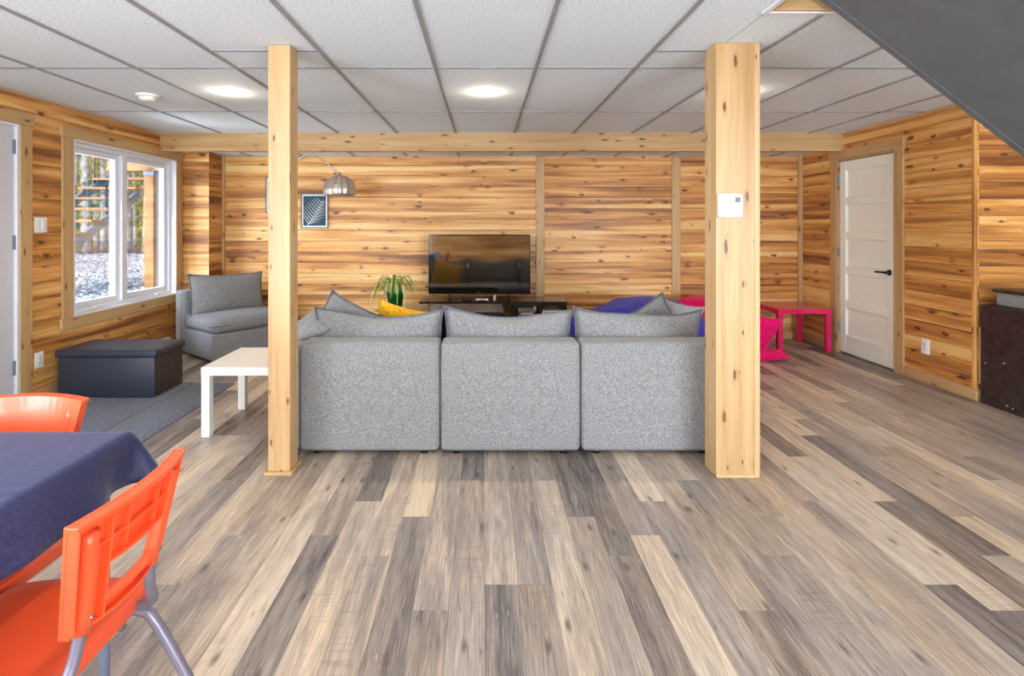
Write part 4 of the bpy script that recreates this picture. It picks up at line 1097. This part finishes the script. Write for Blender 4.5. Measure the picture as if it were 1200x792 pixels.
def make_chair(label, loc, rotz, group):
    """front = +x, back rest at -x"""
    t = thing('dining_chair', label, 'chair', loc, rotz, group)
    # seat: dished slab with turned-down rim
    bm = bmesh.new(); n = 16; top, bot = {}, {}
    x0, x1, hw_ = -.21, .112, .208
    for i in range(n+1):
        for j in range(n+1):
            u, v = 2*i/n-1, 2*j/n-1
            # round the corners
            uu = u*math.sqrt(1-.08*v*v*abs(v)); vv = v*math.sqrt(1-.08*u*u*abs(u))
            x = (x0+x1)/2 + uu*(x1-x0)/2*1.06; y = vv*hw_*(1.04 - .03*u)
            e_ = max(abs(u), abs(v)); z = .452 - .010*(1-u*u)*(1-v*v) - .010*max(0, u)**3 - .008*max(0, (e_-.86)/.14)**2
            top[i, j] = bm.verts.new((x, y, z))
            ins = .97 if e_ < .999 else 1.0
            bot[i, j] = bm.verts.new((x, y, z-(.012 if e_ < .95 else .034)))
    for i in range(n):
        for j in range(n):
            bm.faces.new((top[i,j], top[i+1,j], top[i+1,j+1], top[i,j+1])); bm.faces.new((bot[i,j+1], bot[i+1,j+1], bot[i+1,j], bot[i,j]))
    ed = [(i, 0) for i in range(n)] + [(n, j) for j in range(n)] + [(i, n) for i in range(n, 0, -1)] + [(0, j) for j in range(n, 0, -1)]
    for p, q in zip(ed, ed[1:]+ed[:1]): bm.faces.new((top[p], bot[p], bot[q], top[q]))
    bm_obj('seat', bm, M['orange'], t, bevel=.003, seg=2)
    # backrest: curved frame, ribbed on the rear, with a slot
    def P_(s, tt, d):        # s lateral -1..1, tt height 0..1, d depth rearward
        hwid = .128+.034*tt
        x = -.258 - .038*tt - .030*(1-s*s) - d; z = .556 + .229*tt - .006*tt*s*s
        return (x, s*hwid, z)
    m = MB()
    def slab(s0, s1, t0, t1, d0, d1, ns=8):
        ns = max(1, int(abs(s1-s0)/2*ns+.99)); b0 = len(m.v)
        for k in range(ns+1):
            a_ = s0+(s1-s0)*k/ns
            m.v.extend([P_(a_, t0, d0), P_(a_, t0, d1), P_(a_, t1, d1), P_(a_, t1, d0)])
        for k in range(ns):
            for q in range(4): m.face([b0+4*k+q, b0+4*k+(q+1)%4, b0+4*k+4+(q+1)%4, b0+4*k+4+q])
        m.face([b0, b0+1, b0+2, b0+3]); m.face([b0+4*ns+3, b0+4*ns+2, b0+4*ns+1, b0+4*ns])
    slab(-1, 1, .52, 1, 0, .007, 14)                 # upper sheet
    slab(-1, 1, .0, .17, 0, .007, 14)                # lower sheet
    slab(-1, -.56, .17, .52, 0, .007); slab(.56, 1, .17, .52, 0, .007)
    slab(-1.02, 1.02, .955, 1.0, .007, .030, 14)     # top flange
    slab(-.90, .90, .70, .72, .007, .020, 12)        # rib across
    slab(-.56, .56, .50, .53, .007, .026, 10); slab(-.56, .56, .16, .19, .007, .026, 10); slab(-1, 1, 0, .035, .007, .020, 12)
    for s in (-.30, .30): slab(s-.012, s+.012, .53, .955, .007, .020)
    for s in (-.57, .57): slab(s-.014, s+.014, .035, .955, .007, .024)
    for s in (-1.0, .975): slab(s, s+.025, .035, .955, .007, .028)
    m.build('backrest', M['orange'], t, .0018, 2)
    for sg in (-1, 1):
        bm = bmesh.new(); tube_bm(bm, [P_(sg*.78, .0, .010), P_(sg*.78, .5, .012), P_(sg*.78, .86, .010)], .0165, 12, True, 1); sl_ = bm_obj('tube_sleeve', bm, M['orange'], t)
        rv = lathe('rivet', [(0, 0), (.005, 0), (.004, .002), (0, .003)], M['chrome'], sl_, 12)
        rv.location = V3(P_(sg*.78, .12, .0275)); rv.rotation_euler = (0, -PI/2, 0)
        q = P_(sg*.78, .01, .010)
        tube('back_frame', [q, (q[0]+.008, q[1]+sg*.012, .49), (-.262, sg*.150, .44), (-.225, sg*.160, .414), (-.10, sg*.160, .412)], .0115, M['steel'], t, 12, 3)
        tube('leg', [(-.02, sg*.162, .409), (-.215, sg*.165, .407), (-.25, sg*.17, .385), (-.43, sg*.185, .012)], .0125, M['steel'], t, 12, 2)
        tube('leg', [(-.03, sg*.150, .410), (.10, sg*.152, .408), (.125, sg*.155, .38), (.175, sg*.18, .012)], .0125, M['steel'], t, 12, 2)
        for x in (-.434, .177):
            lathe('foot_glide', [(0, 0), (.015, 0), (.017, .006), (.014, .016), (0, .018)], M['chrome'], t, 16, (x, sg*.183, 0))
    return t
make_chair('orange plastic chair in the foreground seen from behind at the table side', (-1.02, 1.08, 0), PI, 'orange dining chairs at the cloth-covered table')
make_chair('orange plastic chair beyond the far end of the navy table', (-1.355, 1.287, 0), -PI/2, 'orange dining chairs at the cloth-covered table')

# ================================================================== OUTSIDE
m = MB()
m.box(-26, XL-.16, -8, 34, .20, .36)
struct(m.build('ground', M['forest']))
def gravel_mat():
    mt, nt, b = new_mat('blue_grey_gravel'); tc = node(nt, 'ShaderNodeTexCoord'); v = node(nt, 'ShaderNodeTexVoronoi'); v.inputs['Scale'].default_value = 22
    nt.links.new(tc.outputs['Object'], v.inputs['Vector']); s = node(nt, 'ShaderNodeSeparateColor'); nt.links.new(v.outputs['Color'], s.inputs[0])
    r = ramp(nt, [(0, lin((104, 112, 124))), (.5, lin((160, 168, 178))), (1, lin((226, 228, 228)))]); nt.links.new(s.outputs[0], r.inputs[0]); nt.links.new(r.outputs[0], b.inputs['Base Color'])
    b.inputs['Roughness'].default_value = .9; return mt
M['gravel'] = gravel_mat()
gr = random.Random(9); bm = bmesh.new(); tb_ = bmesh.new(); bmesh.ops.create_icosphere(tb_, subdivisions=1, radius=1)
tv_ = [v.co.copy() for v in tb_.verts]; tf_ = [[v.index for v in f.verts] for f in tb_.faces]; tb_.free()
GV, GF = [], []
for i in range(5200):
    yy = gr.uniform(5.2, 13.5); x = -gr.uniform(.55, .80)*yy
    if x > XL-.3: continue
    z = .36 + .012*gr.random() + .05*max(0, yy-10); s = gr.uniform(.025, .062)*(1 if yy < 9 else 1.5)
    M4 = Matrix.Translation((x, yy, z)) @ Euler((gr.uniform(0, 6), gr.uniform(0, 6), gr.uniform(0, 6))).to_matrix().to_4x4() @ Matrix.Diagonal((s, s*gr.uniform(.5, .9), s*gr.uniform(.4, .7), 1))
    o_ = len(GV); GV += [tuple(M4 @ v) for v in tv_]; GF += [[o_+k for k in f] for f in tf_]
gme = bpy.data.meshes.new('gravel'); gme.from_pydata(GV, [], GF); gme.materials.append(M['gravel'])
bm.free(); gv_ = link('gravel', gme); gv_['kind'] = 'stuff'; tag(gv_, 'blue-grey crushed stone bank outside the window', 'gravel'); gv_['kind'] = 'stuff'

es = thing('outdoor_staircase', 'outdoor deck stairs with grey steel stringers and cedar treads outside the window', 'staircase', (-5.72, 5.75, .37))
def oz_(y): return CAMH-.2+.56*(y-6.94)
for x in (.42, -.41):
    m = MB(); y0, y1 = 5.8, 9.9
    pts = []
    for (y, dz) in ((y0, -.10), (y1, -.10), (y1, .04), (y0, .04)):
        pts.append((y-5.75, oz_(y)+dz-.37))
    A8 = [(x-.02, pts[0][0], pts[0][1]), (x+.02, pts[0][0], pts[0][1]), (x+.02, pts[1][0], pts[1][1]), (x-.02, pts[1][0], pts[1][1]),
          (x-.02, pts[3][0], pts[3][1]), (x+.02, pts[3][0], pts[3][1]), (x+.02, pts[2][0], pts[2][1]), (x-.02, pts[2][0], pts[2][1])]
    m.poly8(A8, 1, (0, 0), .5); m.build('stringer', M['outgrey'], es)
yy = 6.1
while yy < 9.9:
    z = oz_(yy)-.37
    box1('tread', -.43, .45, yy-5.75-.13, yy-5.75+.13, z+.04, z+.075, M['outwood'], es, bevel=.003)
    yy += .30
for x in (.42, -.41):
    for y in (6.6, 7.5, 8.4, 9.3):
        z = oz_(y)-.37; tube('baluster', [(x, y-5.75, z), (x, y-5.75, z+.45)], .014, M['blackmetal'], es, 8)
dp = thing('deck_post', 'square cedar deck post standing on the gravel outside the right sash', 'post', (-4.70, 7.55, .34))
box1('post_shaft', -.066, .066, -.066, .066, 0, 1.72, M['outwood'], dp, 2, bevel=.006); box1('bracket', -.075, .075, -.075, .075, 1.66, 1.719, M['outgrey'], dp)
db = thing('deck_beam', 'cedar deck beam running across above the outdoor post', 'beam', (-5.5, 7.55, 2.065))
box1('beam', .2, 2.0, -.06, .06, 0, .14, M['outwood'], db, bevel=.006)
for k in range(4): box1('joist', .25+k*.5, .30+k*.5, -.4, 1.4, .141, .26, M['outwood'], db)
tr = random.Random(21)
NT = 18
ords = ['leftmost', 'second', 'third', 'fourth', 'fifth', 'sixth', 'seventh', 'eighth', 'ninth', 'tenth', 'eleventh', 'twelfth', 'thirteenth', 'fourteenth', 'fifteenth', 'sixteenth', 'seventeenth', 'rightmost']
for i in range(NT):
    Y = (14.6, 17.8, 16.0, 19.5)[i % 4] + tr.uniform(-.5, .5); u = -(.80 - .235*(i+.5+tr.uniform(-.25, .25))/NT); X = u*Y
    rad = tr.uniform(.05, .11); H = tr.uniform(8, 11)
    t = thing('forest_tree', ('pale forest tree trunk outside the window, %s counted from the left' % ords[i]) if 0 < i < NT-1 else ('pale forest tree trunk outside the window, %s of them all' % ords[i]), 'tree', (X, Y, .361), 0, 'forest trees beyond the gravel bank')
    bm = bmesh.new(); lx, lyy = tr.uniform(-.25, .25), tr.uniform(-.2, .2)
    tube_bm(bm, [(0, 0, 0), (lx*.2, 0, H*.25), (lx*.5, lyy*.3, H*.6), (lx, lyy, H)], lambda q, r=rad: r*(1-.6*q), 9, True, 1)
    bm_obj('trunk', bm, M['bark'], t)
    bm = bmesh.new()
    for k in range(90):
        ang = tr.uniform(0, 2*PI); rr_ = tr.uniform(.1, .42); z = tr.uniform(.9, 6.0)
        c = V3((math.cos(ang)*rr_, math.sin(ang)*rr_, z)); s = tr.uniform(.05, .11)
        e_ = Euler((tr.uniform(0, 6), tr.uniform(0, 6), tr.uniform(0, 6))).to_matrix()
        q = [bm.verts.new(c + e_ @ V3(p)*s) for p in ((-1, 0, 0), (0, -.5, 0), (1, 0, 0), (0, .5, 0))]
        bm.faces.new(q)
    bm_obj('foliage', bm, M['leafA'] if i % 2 else M['leafB'], t, smooth=False)
bm = bmesh.new()
for k in range(9000):
    Y = tr.uniform(21, 27); X = -Y*tr.uniform(.52, .88); c = V3((X, Y, .3+9*tr.random()**1.3)); s = tr.uniform(.12, .34)
    e_ = Euler((tr.uniform(0, 6), tr.uniform(0, 6), tr.uniform(0, 6))).to_matrix()
    q = [bm.verts.new(c + e_ @ V3(p)*s) for p in ((-1, 0, 0), (0, -.5, 0), (1, 0, 0), (0, .5, 0))]; bm.faces.new(q)
fo = bm_obj('forest_foliage', bm, M['leafA'], None, smooth=False); tag(fo, 'dense yellow-green foliage filling the far background outside the window', 'foliage'); fo['kind'] = 'stuff'
